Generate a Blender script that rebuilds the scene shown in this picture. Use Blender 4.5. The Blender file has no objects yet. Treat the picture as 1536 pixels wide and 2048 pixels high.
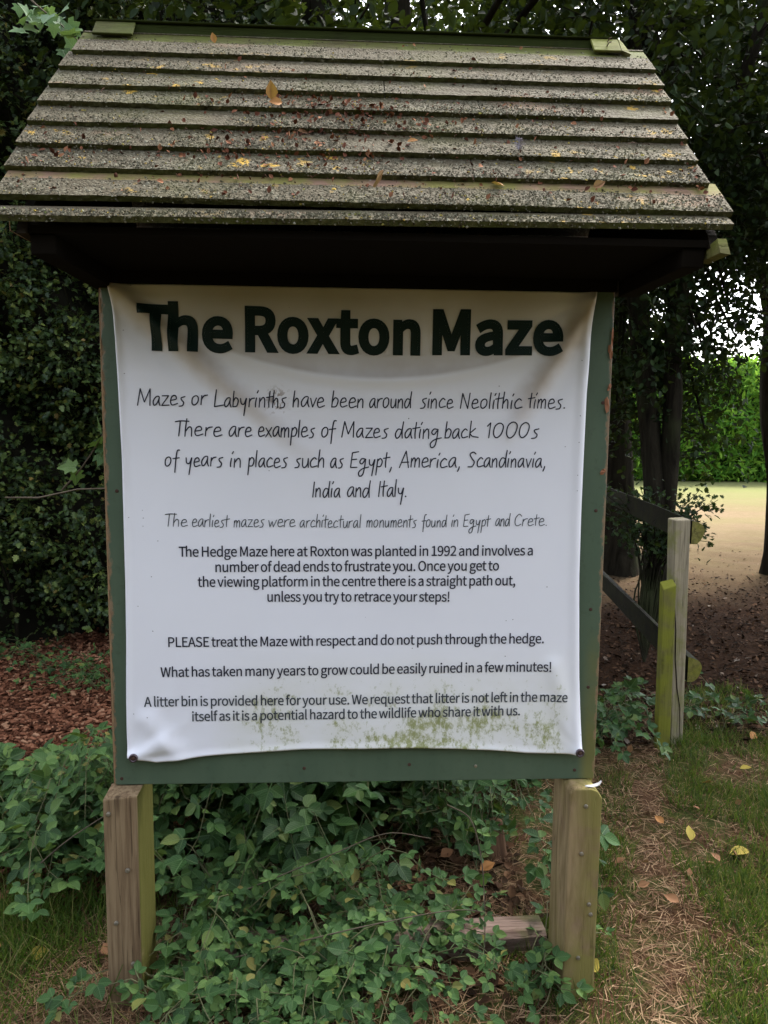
import bpy, math, random
import numpy as np
from mathutils import Vector, Matrix

random.seed(7)
rng = np.random.default_rng(11)
SC = bpy.context.scene
COL = SC.collection

# ------------------------------------------------------------------ camera
TH, RHO, PSI = math.radians(6.57), math.radians(0.57), math.radians(2.9)
F_ = Vector((math.sin(PSI)*math.cos(TH), math.cos(PSI)*math.cos(TH), -math.sin(TH)))
R0 = Vector((math.cos(PSI), -math.sin(PSI), 0)); U0 = R0.cross(F_)
R_ = R0*math.cos(RHO) + U0*math.sin(RHO); U_ = U0*math.cos(RHO) - R0*math.sin(RHO)
cam_data = bpy.data.cameras.new("camera"); cam = bpy.data.objects.new("camera", cam_data)
COL.objects.link(cam); SC.camera = cam
m = Matrix.Identity(4)
for i in range(3):
    m[i][0], m[i][1], m[i][2] = R_[i], U_[i], -F_[i]
m[0][3], m[1][3], m[2][3] = 0.09, -2.03, 1.6
cam.matrix_world = m
cam_data.sensor_fit = 'VERTICAL'; cam_data.sensor_height = 36.0
cam_data.lens = 36.0*1538.0/2048.0
cam_data.clip_start = 0.02; cam_data.clip_end = 2000.0

# ------------------------------------------------------------------ sky and sun
SUN_EL, SUN_AZ = math.radians(56), math.radians(35)      # azimuth from +Y towards +X
wd = bpy.data.worlds.new("World"); SC.world = wd; wd.use_nodes = True
nt = wd.node_tree; bg = nt.nodes["Background"]
sky = nt.nodes.new("ShaderNodeTexSky"); sky.sky_type = 'NISHITA'; sky.sun_disc = False
sky.sun_elevation = SUN_EL; sky.sun_rotation = SUN_AZ; sky.air_density = 1.0; sky.dust_density = 3.0; sky.ozone_density = 1.0
hs = nt.nodes.new('ShaderNodeHueSaturation'); hs.inputs['Saturation'].default_value = 0.38        # thin overcast
nt.links.new(sky.outputs[0], hs.inputs['Color']); nt.links.new(hs.outputs[0], bg.inputs[0]); bg.inputs[1].default_value = 0.15
sl = bpy.data.lights.new("sun", 'SUN'); sl.energy = 1.8; sl.angle = math.radians(14); sl.color = (1.0, 0.95, 0.86)
so = bpy.data.objects.new("sun", sl); COL.objects.link(so)
sd = Vector((math.sin(SUN_AZ)*math.cos(SUN_EL), math.cos(SUN_AZ)*math.cos(SUN_EL), math.sin(SUN_EL)))
so.rotation_euler = (-sd).to_track_quat('-Z', 'Y').to_euler(); so.location = (6, 8, 20)
SC.view_settings.view_transform = 'Standard'; SC.view_settings.look = 'None'
SC.view_settings.gamma = 1.0; SC.view_settings.exposure = 2.65
SC.render.engine = 'CYCLES'
SC.cycles.max_bounces = 6; SC.cycles.diffuse_bounces = 3; SC.cycles.glossy_bounces = 2
SC.cycles.transmission_bounces = 3; SC.cycles.transparent_max_bounces = 4
SC.cycles.use_denoising = True

# ------------------------------------------------------------------ tagging
def tag(o, label=None, cat=None, group=None, kind=None):
    if label: o["label"] = label
    if cat: o["category"] = cat
    if group: o["group"] = group
    if kind: o["kind"] = kind
    return o

def empty(name, loc, label, cat, group=None):
    o = bpy.data.objects.new(name, None); COL.objects.link(o); o.location = loc
    o.empty_display_size = 0.1
    return tag(o, label, cat, group)

def link(name, me, mats, parent=None, smooth=False):
    for mm in (mats if isinstance(mats, (list, tuple)) else [mats]):
        me.materials.append(mm)
    if smooth:
        me.polygons.foreach_set("use_smooth", np.ones(len(me.polygons), bool))
    o = bpy.data.objects.new(name, me); COL.objects.link(o)
    if parent is not None:
        o.parent = parent
        o.matrix_parent_inverse = Matrix.Translation(-Vector(parent.location))
    return o

# ------------------------------------------------------------------ mesh building
class MB:
    def __init__(s): s.v = []; s.f = []; s.m = []
    def add(s, vs, fs, mi=0):
        b = len(s.v); s.v.extend([tuple(p) for p in vs])
        for f in fs: s.f.append(tuple(b+i for i in f)); s.m.append(mi)
    def hexa(s, p, mi=0):                      # 8 points: bottom 4 ccw, top 4
        s.add(p, [(3,2,1,0),(4,5,6,7),(0,1,5,4),(1,2,6,5),(2,3,7,6),(3,0,4,7)], mi)
    def box(s, a, b, mi=0):
        x0,y0,z0 = a; x1,y1,z1 = b
        s.hexa([(x0,y0,z0),(x1,y0,z0),(x1,y1,z0),(x0,y1,z0),(x0,y0,z1),(x1,y0,z1),(x1,y1,z1),(x0,y1,z1)], mi)
    def prism(s, poly, x0, x1, mi=0):          # poly in (y,z), swept along x
        n = len(poly)
        vs = [(x0,y,z) for y,z in poly]+[(x1,y,z) for y,z in poly]
        fs = [tuple(range(n))[::-1], tuple(range(n,2*n))]
        fs += [(i,(i+1)%n,n+(i+1)%n,n+i) for i in range(n)]
        s.add(vs, fs, mi)
    def tube(s, pts, rad, n=6, mi=0, cap=True):
        pts = [Vector(p) for p in pts]; rings = []
        ref = Vector((0.31,0.17,0.93))
        for i,p in enumerate(pts):
            d = (pts[min(i+1,len(pts)-1)]-pts[max(i-1,0)]).normalized()
            r = ref if abs(d.dot(ref)) < 0.95 else Vector((1,0,0))
            a = d.cross(r).normalized(); b = d.cross(a)
            rr = rad[i] if hasattr(rad,'__len__') else rad
            rings.append([p+(a*math.cos(2*math.pi*k/n)+b*math.sin(2*math.pi*k/n))*rr for k in range(n)])
        vs = [q for r in rings for q in r]; fs = []
        for i in range(len(pts)-1):
            for k in range(n):
                fs.append((i*n+k, i*n+(k+1)%n, (i+1)*n+(k+1)%n, (i+1)*n+k))
        if cap: fs += [tuple(range(n)), tuple(range((len(pts)-1)*n, len(pts)*n))[::-1]]
        s.add(vs, fs, mi)
    def build(s, name, mats, parent=None, smooth=False, bevel=0.0):
        me = bpy.data.meshes.new(name); me.from_pydata(s.v, [], s.f); me.update()
        o = link(name, me, mats, parent, smooth)
        if any(s.m): me.polygons.foreach_set("material_index", s.m)
        if bevel:
            b = o.modifiers.new("bevel", 'BEVEL'); b.width = bevel; b.segments = 2; b.limit_method = 'ANGLE'
        return o

def raw_mesh(name, V, loops, starts, totals, midx=None):
    me = bpy.data.meshes.new(name)
    me.vertices.add(len(V)); me.vertices.foreach_set("co", np.ascontiguousarray(V, np.float32).ravel())
    me.loops.add(len(loops)); me.loops.foreach_set("vertex_index", np.ascontiguousarray(loops, np.int32))
    me.polygons.add(len(starts))
    me.polygons.foreach_set("loop_start", np.ascontiguousarray(starts, np.int32))
    me.polygons.foreach_set("loop_total", np.ascontiguousarray(totals, np.int32))
    if midx is not None: me.polygons.foreach_set("material_index", np.ascontiguousarray(midx, np.int32))
    me.update(calc_edges=True)
    return me

def norm(a): return a/np.maximum(np.linalg.norm(a, axis=-1, keepdims=True), 1e-9)

def scatter_mesh(name, tpl, P, D, N, S, W=None):
    """copies of a small template: P places, D lengthwise directions, N up directions, S sizes, W width factors"""
    tv, tf = tpl[0], tpl[1]; tv = np.asarray(tv, float); n = len(P); k = len(tv)
    D = norm(D); B = norm(np.cross(N, D)); N2 = np.cross(D, B)
    S = np.broadcast_to(np.asarray(S, float), (n,)); W = np.ones(n) if W is None else np.asarray(W, float)
    V = (P[:,None,:] + S[:,None,None]*(tv[None,:,0:1]*D[:,None,:] + tv[None,:,1:2]*W[:,None,None]*B[:,None,:] + tv[None,:,2:3]*N2[:,None,:]))
    fl = np.concatenate([np.asarray(f) for f in tf]); ft = np.array([len(f) for f in tf])
    loops = (fl[None,:] + (np.arange(n)*k)[:,None]).ravel()
    totals = np.tile(ft, n); starts = np.concatenate([[0], np.cumsum(totals)[:-1]])
    me = raw_mesh(name, V.reshape(-1,3), loops, starts, totals)
    if len(tpl) > 2:
        at = me.attributes.new("leaf", 'FLOAT2', 'CORNER')
        at.data.foreach_set("vector", np.tile(np.asarray(tpl[2], np.float32)[fl].ravel(), n))
    return me

# leaf templates: x along the leaf (0..1), y across, z up
def leaf_tpl(edge, fold=0.25, droop=0.12):
    e = [(x, y, fold*y - droop*x*x) for x,y in edge]
    n = len(e)
    v = [(0,0,0), (0.5,0,-droop*0.25-0.02), (1,0,-droop)] + e + [(x,-y,z) for x,y,z in e]
    L = [0]+[3+i for i in range(n)]+[2,1]
    Rr = [0,1,2]+[3+n+i for i in range(n)][::-1]
    uv = [(0,0),(.5,0),(1,0)]+[(x,y) for x,y in edge]+[(x,-y) for x,y in edge]
    return v, [tuple(L)[::-1], tuple(Rr)[::-1]], uv
OVATE = leaf_tpl([(.05,.16),(.16,.30),(.20,.29),(.32,.37),(.36,.35),(.50,.36),(.54,.33),(.68,.28),(.72,.25),(.85,.14),(.88,.11)])
LOBED = leaf_tpl([(.12,.08),(.18,.34),(.30,.30),(.36,.12),(.44,.40),(.60,.42),(.62,.16),(.74,.26),(.88,.20)], fold=.3)
SMALL = leaf_tpl([(.2,.24),(.5,.32),(.8,.20)], fold=.3)
NARROW = leaf_tpl([(.3,.12),(.65,.10)], fold=.3)
IVY = leaf_tpl([(-.12,.22),(.02,.52),(.18,.34),(.36,.50),(.46,.60),(.55,.28),(.75,.18)], fold=.15)
MAPLE = leaf_tpl([(-.10,.20),(-.05,.50),(.10,.42),(.22,.30),(.40,.62),(.55,.66),(.56,.40),(.60,.20),(.78,.26),(.84,.12)], fold=.15)
DRY = leaf_tpl([(.12,.20),(.35,.36),(.6,.30),(.85,.12)], fold=.55, droop=-.25)

def join_tpl(parts):
    v = []; f = []; uv = []
    for tp, M in parts:
        tv, tf = tp[0], tp[1]; uv += (list(tp[2]) if len(tp) > 2 else [(0.3,.3)]*len(tv))
        b = len(v); v += [tuple(M @ Vector(p)) for p in tv]; f += [tuple(b+i for i in q) for q in tf]
    return v, f, uv
def xf(x,y,z,rz,s,rx=0.0): return Matrix.Translation((x,y,z)) @ Matrix.Rotation(rz,4,'Z') @ Matrix.Rotation(rx,4,'X') @ Matrix.Scale(s,4)
STALK = ([(0,-.012,0),(0,.012,0),(.5,.012,.05),(.5,-.012,.05)], [(0,1,2,3)])
BRAMBLE3 = join_tpl([(OVATE, xf(.50,0,.05,0,.52)), (OVATE, xf(.42,.03,.05,1.15,.44,.2)), (OVATE, xf(.42,-.03,.05,-1.15,.44,-.2)), (STALK, Matrix.Identity(4))])

# ------------------------------------------------------------------ materials
def newmat(name):
    mt = bpy.data.materials.new(name); mt.use_nodes = True
    nt = mt.node_tree
    return mt, nt, nt.nodes["Principled BSDF"]
def N(nt, t, **kw):
    n = nt.nodes.new(t)
    for k,v in kw.items():
        if k.startswith('i_'): n.inputs[int(k[2:])].default_value = v
        else: setattr(n, k, v)
    return n
def ramp(nt, fac, stops, interp='LINEAR'):
    lo, hi = min(p for p,_ in stops), max(p for p,_ in stops)
    if lo < 0 or hi > 1:                     # a colour ramp only spans 0..1: remap wider inputs onto it
        mr = nt.nodes.new("ShaderNodeMapRange"); nt.links.new(fac, mr.inputs[0])
        mr.inputs[1].default_value = lo; mr.inputs[2].default_value = hi; fac = mr.outputs[0]
        stops = [((p-lo)/(hi-lo), c) for p,c in stops]
    r = nt.nodes.new("ShaderNodeValToRGB"); r.color_ramp.interpolation = interp
    el = r.color_ramp.elements
    while len(el) > 1: el.remove(el[-1])
    for i,(p,c) in enumerate(stops):
        e = el[0] if i == 0 else el.new(p)
        e.position = p; e.color = (c if len(c) == 4 else (*c,1)) if hasattr(c,'__len__') else (c,c,c,1)
    nt.links.new(fac, r.inputs[0]); return r.outputs[0]
def noise(nt, vec, scale, detail=4, rough=.55, dist=0.0):
    n = N(nt, "ShaderNodeTexNoise"); n.inputs["Scale"].default_value = scale; n.inputs["Detail"].default_value = detail
    n.inputs["Roughness"].default_value = rough; n.inputs["Distortion"].default_value = dist
    if vec is not None: nt.links.new(vec, n.inputs["Vector"])
    return n.outputs["Fac"]
def voro(nt, vec, scale, feature='F1', out="Distance"):
    n = N(nt, "ShaderNodeTexVoronoi"); n.feature = feature; n.inputs["Scale"].default_value = scale
    if vec is not None: nt.links.new(vec, n.inputs["Vector"])
    return n.outputs[out]
def mixc(nt, fac, a, b, mode='MIX'):
    n = nt.nodes.new("ShaderNodeMix"); n.data_type = 'RGBA'; n.blend_type = mode
    for s,v in ((0,fac),(6,a),(7,b)):
        if isinstance(v, bpy.types.NodeSocket): nt.links.new(v, n.inputs[s])
        elif s == 0: n.inputs[0].default_value = v
        else: n.inputs[s].default_value = v if len(v) == 4 else (*v,1)
    return n.outputs[2]
def mth(nt, op, a, b=None, clamp=False):
    n = nt.nodes.new("ShaderNodeMath"); n.operation = op; n.use_clamp = clamp
    for i,v in ((0,a),(1,b)):
        if v is None: continue
        if isinstance(v, bpy.types.NodeSocket): nt.links.new(v, n.inputs[i])
        else: n.inputs[i].default_value = v
    return n.outputs[0]
def pos(nt): return nt.nodes.new("ShaderNodeNewGeometry").outputs["Position"]
def ocoord(nt): return nt.nodes.new("ShaderNodeTexCoord").outputs["Object"]
def mapv(nt, vec, scale=(1,1,1), rot=(0,0,0), loc=(0,0,0)):
    n = nt.nodes.new("ShaderNodeMapping"); nt.links.new(vec, n.inputs[0])
    n.inputs[1].default_value = loc; n.inputs[2].default_value = rot; n.inputs[3].default_value = scale
    return n.outputs[0]
def sepv(nt, vec):
    n = nt.nodes.new("ShaderNodeSeparateXYZ"); nt.links.new(vec, n.inputs[0]); return n.outputs
def bump(nt, p, h, strength=.3, dist=.002):
    n = nt.nodes.new("ShaderNodeBump"); n.inputs["Strength"].default_value = strength; n.inputs["Distance"].default_value = dist
    nt.links.new(h, n.inputs["Height"]); nt.links.new(n.outputs[0], p.inputs["Normal"])
def setc(nt, p, c, rough=.7, spec=.3):
    if isinstance(c, bpy.types.NodeSocket): nt.links.new(c, p.inputs["Base Color"])
    else: p.inputs["Base Color"].default_value = (*c,1)
    p.inputs["Roughness"].default_value = rough; p.inputs["Specular IOR Level"].default_value = spec

def merged(me, mb_):
    """adds the twig tubes of a mesh builder to a leaf mesh, second material slot"""
    nv, nl, npol = len(me.vertices), len(me.loops), len(me.polygons)
    V = np.empty(nv*3, np.float32); me.vertices.foreach_get("co", V)
    lo = np.empty(nl, np.int32); me.loops.foreach_get("vertex_index", lo)
    to = np.empty(npol, np.int32); me.polygons.foreach_get("loop_total", to)
    v2 = np.array(mb_.v, np.float32).reshape(-1,3); l2 = np.array([i for f in mb_.f for i in f], np.int32)+nv; t2 = np.array([len(f) for f in mb_.f], np.int32)
    nm = me.name; bpy.data.meshes.remove(me); to = np.concatenate([to,t2])
    return raw_mesh(nm, np.concatenate([V.reshape(-1,3),v2]), np.concatenate([lo,l2]), np.concatenate([[0],np.cumsum(to)[:-1]]), to, np.concatenate([np.zeros(npol,np.int32),np.ones(len(t2),np.int32)]))

def leaf_mat(name, stops, rough=.45, trans=.25, spec=.14, veins=False):
    mt, nt, p = newmat(name)
    g = nt.nodes.new("ShaderNodeNewGeometry")
    c = ramp(nt, g.outputs["Random Per Island"], stops)
    v = noise(nt, g.outputs["Position"], 60, 3)
    c = mixc(nt, mth(nt,'MULTIPLY',v,.5), c, mixc(nt, .5, c, (.01,.02,.008)), 'MIX')
    if veins:
        at = nt.nodes.new("ShaderNodeAttribute"); at.attribute_name = "leaf"; s = sepv(nt, at.outputs["Vector"])
        av = mth(nt,'ABSOLUTE',s[1])
        mid = ramp(nt, av, [(.008,1.0),(.035,0.0)])
        fr = mth(nt,'FRACT',mth(nt,'MULTIPLY',mth(nt,'SUBTRACT',s[0],mth(nt,'MULTIPLY',av,.8)),7.0))
        side = ramp(nt, mth(nt,'ABSOLUTE',mth(nt,'SUBTRACT',fr,.5)), [(.0,.55),(.16,0.0)])
        vn = mth(nt,'MAXIMUM',mid,side)
        c = mixc(nt, mth(nt,'MULTIPLY',vn,.30), c, (.16,.24,.10))
        spn = noise(nt, g.outputs["Position"], 130, 3, .7)
        c = mixc(nt, ramp(nt, spn, [(.66,0.0),(.70,.6)]), c, (.10,.065,.03))
        bump(nt, p, mth(nt,'MULTIPLY',vn,-1.0), .5, .002)
    setc(nt, p, c, rough+.08, spec)
    if trans:
        t = nt.nodes.new("ShaderNodeBsdfTranslucent"); nt.links.new(mixc(nt,.35,c,(.25,.35,.03)), t.inputs[0])
        mx = nt.nodes.new("ShaderNodeMixShader"); mx.inputs[0].default_value = trans
        nt.links.new(p.outputs[0], mx.inputs[1]); nt.links.new(t.outputs[0], mx.inputs[2])
        nt.links.new(mx.outputs[0], nt.nodes["Material Output"].inputs[0])
    return mt

def wood_mat(name, base, dark, moss=None, moss_amt=.5, grain=(60,60,3), rough=.8, knots=True, mossdir=None):
    mt, nt, p = newmat(name)
    v = pos(nt)
    gv = mapv(nt, v, grain)
    g = noise(nt, gv, 1.0, 6, .65, .5)
    fine = noise(nt, mapv(nt, v, tuple(a*5 for a in grain)), 1.0, 4, .6)
    c = mixc(nt, ramp(nt, g, [(.36,0.0),(.62,1.0)]), dark, base)
    c = mixc(nt, mth(nt,'MULTIPLY',fine,.35), c, dark)
    if knots:
        k = voro(nt, mapv(nt, v, tuple(max(2.0, a*.18) for a in grain)), 1.0)
        c = mixc(nt, ramp(nt, k, [(.05,.9),(.14,0.0)]), c, tuple(x*.45 for x in dark))
    lowg = min(grain)
    ck = noise(nt, mapv(nt, v, tuple(a*.75 if a > lowg else a*.35 for a in grain), loc=(3.1,1.7,.4)), 1.0, 2, .5, .1)
    ck = ramp(nt, mth(nt,'ABSOLUTE',mth(nt,'SUBTRACT',ck,.52)), [(.002,.6),(.009,0.0)])
    c = mixc(nt, ck, c, tuple(x*.3 for x in dark))
    if moss is not None:
        mn = noise(nt, v, 9, 5, .6)
        f = ramp(nt, mn, [(.62-moss_amt*.4,0.0),(.80-moss_amt*.4,.85)])
        if mossdir is not None:
            f = mth(nt,'MULTIPLY',f, mossdir(nt, v), True)
        c = mixc(nt, f, c, moss)
    setc(nt, p, c, rough, .06)
    bump(nt, p, mth(nt,'SUBTRACT',mth(nt,'ADD',g,mth(nt,'MULTIPLY',fine,.4)),ck), .6, .003)
    return mt

# ================================================================== MATERIALS OF THE SIGN
def m_roof():
    mt, nt, p = newmat("weathered_roof_wood")
    v = pos(nt)
    g = noise(nt, mapv(nt, v, (5,70,70)), 1.0, 6, .65, .8)
    c = mixc(nt, g, (.032,.026,.015), (.072,.060,.036))
    big = noise(nt, v, 5, 4, .6)
    c = mixc(nt, ramp(nt, big, [(.50,0.0),(.72,.6)]), c, (.065,.068,.022))            # green algae
    pk = noise(nt, mapv(nt, v, (3,9,9)), 1.0, 3)
    c = mixc(nt, ramp(nt, pk, [(.60,0.0),(.72,.6)]), c, (.24,.15,.10))             # bare pinkish wood
    sc = voro(nt, v, 170, out="Color")
    sv = sepv(nt, sc)[0]
    cover = noise(nt, mapv(nt, v, (7,10,10)), 1.0, 5, .6)
    f = mth(nt,'LESS_THAN', sv, ramp(nt, cover, [(.32,.06),(.60,.52)]))
    lich = mixc(nt, sepv(nt, sc)[1], (.075,.068,.044), (.15,.14,.10))
    c = mixc(nt, mth(nt,'MULTIPLY',f,.5), c, lich)
    yn = noise(nt, v, 26, 3, .6)
    yb = noise(nt, v, 3.1, 2, .5)
    yf = mth(nt,'MULTIPLY', ramp(nt, yn, [(.60,0.0),(.66,.9)]), ramp(nt, yb, [(.50,0.0),(.62,1.0)]))
    c = mixc(nt, yf, c, (.36,.22,.03))                                              # orange lichen
    oi = nt.nodes.new('ShaderNodeObjectInfo')
    c = mixc(nt, mth(nt,'MULTIPLY',oi.outputs['Random'],.42), c, (.075,.06,.035))
    strk = noise(nt, mapv(nt, v, (2.2,30,30)), 1.0, 5, .7)
    c = mixc(nt, ramp(nt, strk, [(.56,0.0),(.66,.55)]), c, (.055,.042,.027))
    sp = ramp(nt, noise(nt, v, 180, 2), [(.62,0.0),(.68,.7)])
    c = mixc(nt, sp, c, (.03,.022,.014))
    setc(nt, p, c, .9, .15)
    h = mth(nt,'ADD', mth(nt,'MULTIPLY',voro(nt, v, 170),-.6), mth(nt,'MULTIPLY',g,.6))
    bump(nt, p, h, .8, .004)
    return mt
def m_edge():
    mt, nt, p = newmat("mossy_board_edge")
    v = pos(nt)
    n = noise(nt, v, 70, 4, .7); b = noise(nt, v, 6, 3)
    c = ramp(nt, n, [(.3,(.018,.018,.010)),(.55,(.065,.066,.030)),(.78,(.17,.16,.10))])
    c = mixc(nt, ramp(nt, b, [(.4,0.0),(.65,.6)]), c, (.065,.078,.020))
    setc(nt, p, c, .95, .1); bump(nt, p, n, .9, .004)
    return mt
def m_grit():
    mt, nt, p = newmat("lichen_crust")
    g = nt.nodes.new("ShaderNodeNewGeometry")
    c = ramp(nt, g.outputs["Random Per Island"], [(0,(.028,.022,.013)),(.2,(.056,.049,.031)),(.5,(.094,.086,.058)),(.85,(.15,.14,.10)),(.965,(.22,.21,.16)),(.975,(.34,.22,.04)),(1,(.12,.15,.05))])
    b = noise(nt, g.outputs["Position"], 5, 4, .6)
    c = mixc(nt, ramp(nt, b, [(.48,0.0),(.70,.45)]), c, (.085,.088,.036))
    setc(nt, p, c, .95, .1); return mt
def m_green():
    mt, nt, p = newmat("flaking_green_paint")
    v = pos(nt); s = sepv(nt, v)
    g = noise(nt, mapv(nt, v, (8,8,2.2)), 1.0, 5, .6)
    c = mixc(nt, g, (.038,.068,.044), (.090,.125,.080))
    dirt = noise(nt, v, 40, 5, .7)
    c = mixc(nt, ramp(nt, dirt, [(.55,0.0),(.75,.5)]), c, (.035,.05,.03))
    # olive algae climbing the foot of the right-hand stile
    a = mth(nt,'MULTIPLY', ramp(nt, s[0], [(.742,0.0),(.768,1.0)]), ramp(nt, mth(nt,'ADD',s[2],mth(nt,'MULTIPLY',noise(nt,v,12,4),.5)), [(.95,1.0),(1.32,0.0)]))
    c = mixc(nt, mth(nt,'MULTIPLY',a,.75), c, (.14,.13,.035))
    # bare wood where paint has chipped along the outer edges
    ex = mth(nt,'ABSOLUTE', mth(nt,'SUBTRACT', s[0], .1295))
    edge = ramp(nt, mth(nt,'ADD', ex, mth(nt,'MULTIPLY', mth(nt,'SUBTRACT',noise(nt, mapv(nt, v, (30,30,18)), 1.0, 6, .75),.5), .05)), [(.6585,0.0),(.6605,1.0)])
    chipc = mixc(nt, noise(nt, v, 60, 3), (.10,.055,.028), (.30,.20,.12))
    c = mixc(nt, mth(nt,'MULTIPLY',edge,.95), c, chipc)
    # chips on the bottom rail
    ch = mth(nt,'MULTIPLY', ramp(nt, noise(nt, mapv(nt, v, (7,7,16), loc=(.4,0,.3)), 1.0, 5, .7), [(.66,0.0),(.68,1.0)]), ramp(nt, s[2], [(.70,1.0),(.72,0.0)]))
    c = mixc(nt, mth(nt,'MULTIPLY',ch,.8), c, (.20,.15,.09))
    setc(nt, p, c, .5, .35)
    bump(nt, p, mth(nt,'ADD', mth(nt,'MULTIPLY',g,.4), mth(nt,'MULTIPLY',edge,-1.0)), .35, .002)
    return mt
def m_banner():
    mt, nt, p = newmat("white_vinyl_banner")
    v = pos(nt); s = sepv(nt, v)
    c = mixc(nt, noise(nt, v, 3, 3), (.70,.705,.77), (.76,.765,.82))
    # brown grime washed along the creases that run from the top corners and under the title
    def crease(x0,z0,x1,z1,w):
        dx,dz = x1-x0,z1-z0; L = math.hypot(dx,dz); dx/=L; dz/=L
        a = mth(nt,'SUBTRACT',s[0],x0); b = mth(nt,'SUBTRACT',s[2],z0)
        t = mth(nt,'ADD',mth(nt,'MULTIPLY',a,dx),mth(nt,'MULTIPLY',b,dz))
        d = mth(nt,'ABSOLUTE',mth(nt,'SUBTRACT',mth(nt,'MULTIPLY',a,-dz),mth(nt,'MULTIPLY',b,-dx)))
        d = mth(nt,'ADD', d, mth(nt,'MULTIPLY',mth(nt,'SUBTRACT',noise(nt,v,9,3),.5),.05))
        return mth(nt,'MULTIPLY', ramp(nt, d, [(0.0,1.0),(w,0.0)], 'EASE'), ramp(nt, mth(nt,'DIVIDE',t,L), [(-0.0,1.0),(.55,.9),(1.0,0.0)]))
    grime = crease(-.50,1.93,.02,1.50,.05)
    grime = mth(nt,'MAXIMUM',grime, crease(.735,1.92,.50,1.56,.055))
    ax = mth(nt,'SUBTRACT',s[0],.17)
    arc = mth(nt,'ADD',1.715,mth(nt,'MULTIPLY',mth(nt,'MULTIPLY',ax,ax),.45))
    da = mth(nt,'SUBTRACT',s[2],arc)
    top = ramp(nt, da, [(-.004,0.0),(.006,.85),(.09,.35),(.16,.55),(.22,.8)])
    top = mth(nt,'MULTIPLY', top, ramp(nt, mth(nt,'ABSOLUTE',ax), [(.38,1.0),(.60,.0)]))
    grime = mth(nt,'MAXIMUM',grime, mth(nt,'MULTIPLY',top,.8))
    mott = ramp(nt, noise(nt, v, 4, 4, .6), [(.35,.45),(.7,1.0)])
    c = mixc(nt, mth(nt,'MULTIPLY',mth(nt,'MULTIPLY',grime,mott),.95), c, (.30,.22,.135))
    yel = mth(nt,'MULTIPLY', ramp(nt, s[2], [(1.72,0.0),(1.80,.25),(1.92,.85)]), ramp(nt, noise(nt, v, 2.5, 2), [(.3,.4),(.7,1.0)]))
    c = mixc(nt, mth(nt,'MULTIPLY',yel,1.0), c, (.27,.23,.115))
    # algae growing low on the right
    an = noise(nt, mapv(nt, v, (62,62,40)), 1.0, 6, .78); ab = noise(nt, mapv(nt, v, (7,7,9), loc=(.3,0,.1)), 1.0, 3)
    reg = mth(nt,'MULTIPLY', ramp(nt, s[0], [(-.28,0.0),(-.15,.9),(.18,1.0),(.68,1.0),(.73,.1)]), ramp(nt, s[2], [(.69,1.0),(.80,.95),(.87,.7),(1.02,0.0)]))
    reg = mth(nt,'MULTIPLY', reg, ramp(nt, ab, [(.34,.45),(.58,1.0)]))
    alg = ramp(nt, mth(nt,'ADD',an,mth(nt,'MULTIPLY',mth(nt,'SUBTRACT',reg,1.0),.36)), [(.40,0.0),(.54,.9)])
    wash = mth(nt,'MULTIPLY',reg,.40)
    c = mixc(nt, wash, c, (.50,.50,.30))
    c = mixc(nt, mth(nt,'MULTIPLY',alg,mth(nt,'GREATER_THAN',reg,.05)), c, mixc(nt, noise(nt, v, 30, 2), (.14,.165,.025), (.33,.35,.14)))
    # dark specks, most of them near the left edge
    sp = voro(nt, mapv(nt, v, (55,55,70)), 1.0); sc = sepv(nt, voro(nt, mapv(nt, v, (55,55,70)), 1.0, out="Color"))[0]
    side = ramp(nt, mth(nt,'ABSOLUTE',mth(nt,'SUBTRACT',s[0],.125)), [(.35,.985),(.52,.95),(.61,.84)])
    f = mth(nt,'MULTIPLY', mth(nt,'LESS_THAN',mth(nt,'ADD',sp,mth(nt,'MULTIPLY',noise(nt,v,300,2),.12)),.145), mth(nt,'GREATER_THAN',sc,side))
    c = mixc(nt, mth(nt,'MULTIPLY',f,.85), c, (.05,.04,.04))
    # splash of soil over the word in the second line
    dx = mth(nt,'SUBTRACT',s[0],-.085); dz = mth(nt,'SUBTRACT',s[2],1.655)
    r = mth(nt,'SQRT', mth(nt,'ADD', mth(nt,'MULTIPLY',dx,dx), mth(nt,'MULTIPLY',dz,dz)))
    spl = mth(nt,'MULTIPLY', ramp(nt, r, [(.0,1.0),(.045,0.0)]), ramp(nt, noise(nt, v, 110, 3), [(.52,0.0),(.60,1.0)]))
    c = mixc(nt, spl, c, (.16,.09,.04))
    setc(nt, p, c, .38, .4)
    bump(nt, p, noise(nt, v, 22, 3), .06, .004)
    return mt
def plain(name, c, rough=.6, spec=.3, metal=0.0, nz=.25, sc=40):
    mt, nt, p = newmat(name); v = pos(nt)
    setc(nt, p, mixc(nt, mth(nt,'MULTIPLY',noise(nt, v, sc, 4),nz*2), c, tuple(x*.45 for x in c)), rough, spec)
    p.inputs["Metallic"].default_value = metal; return mt

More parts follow.
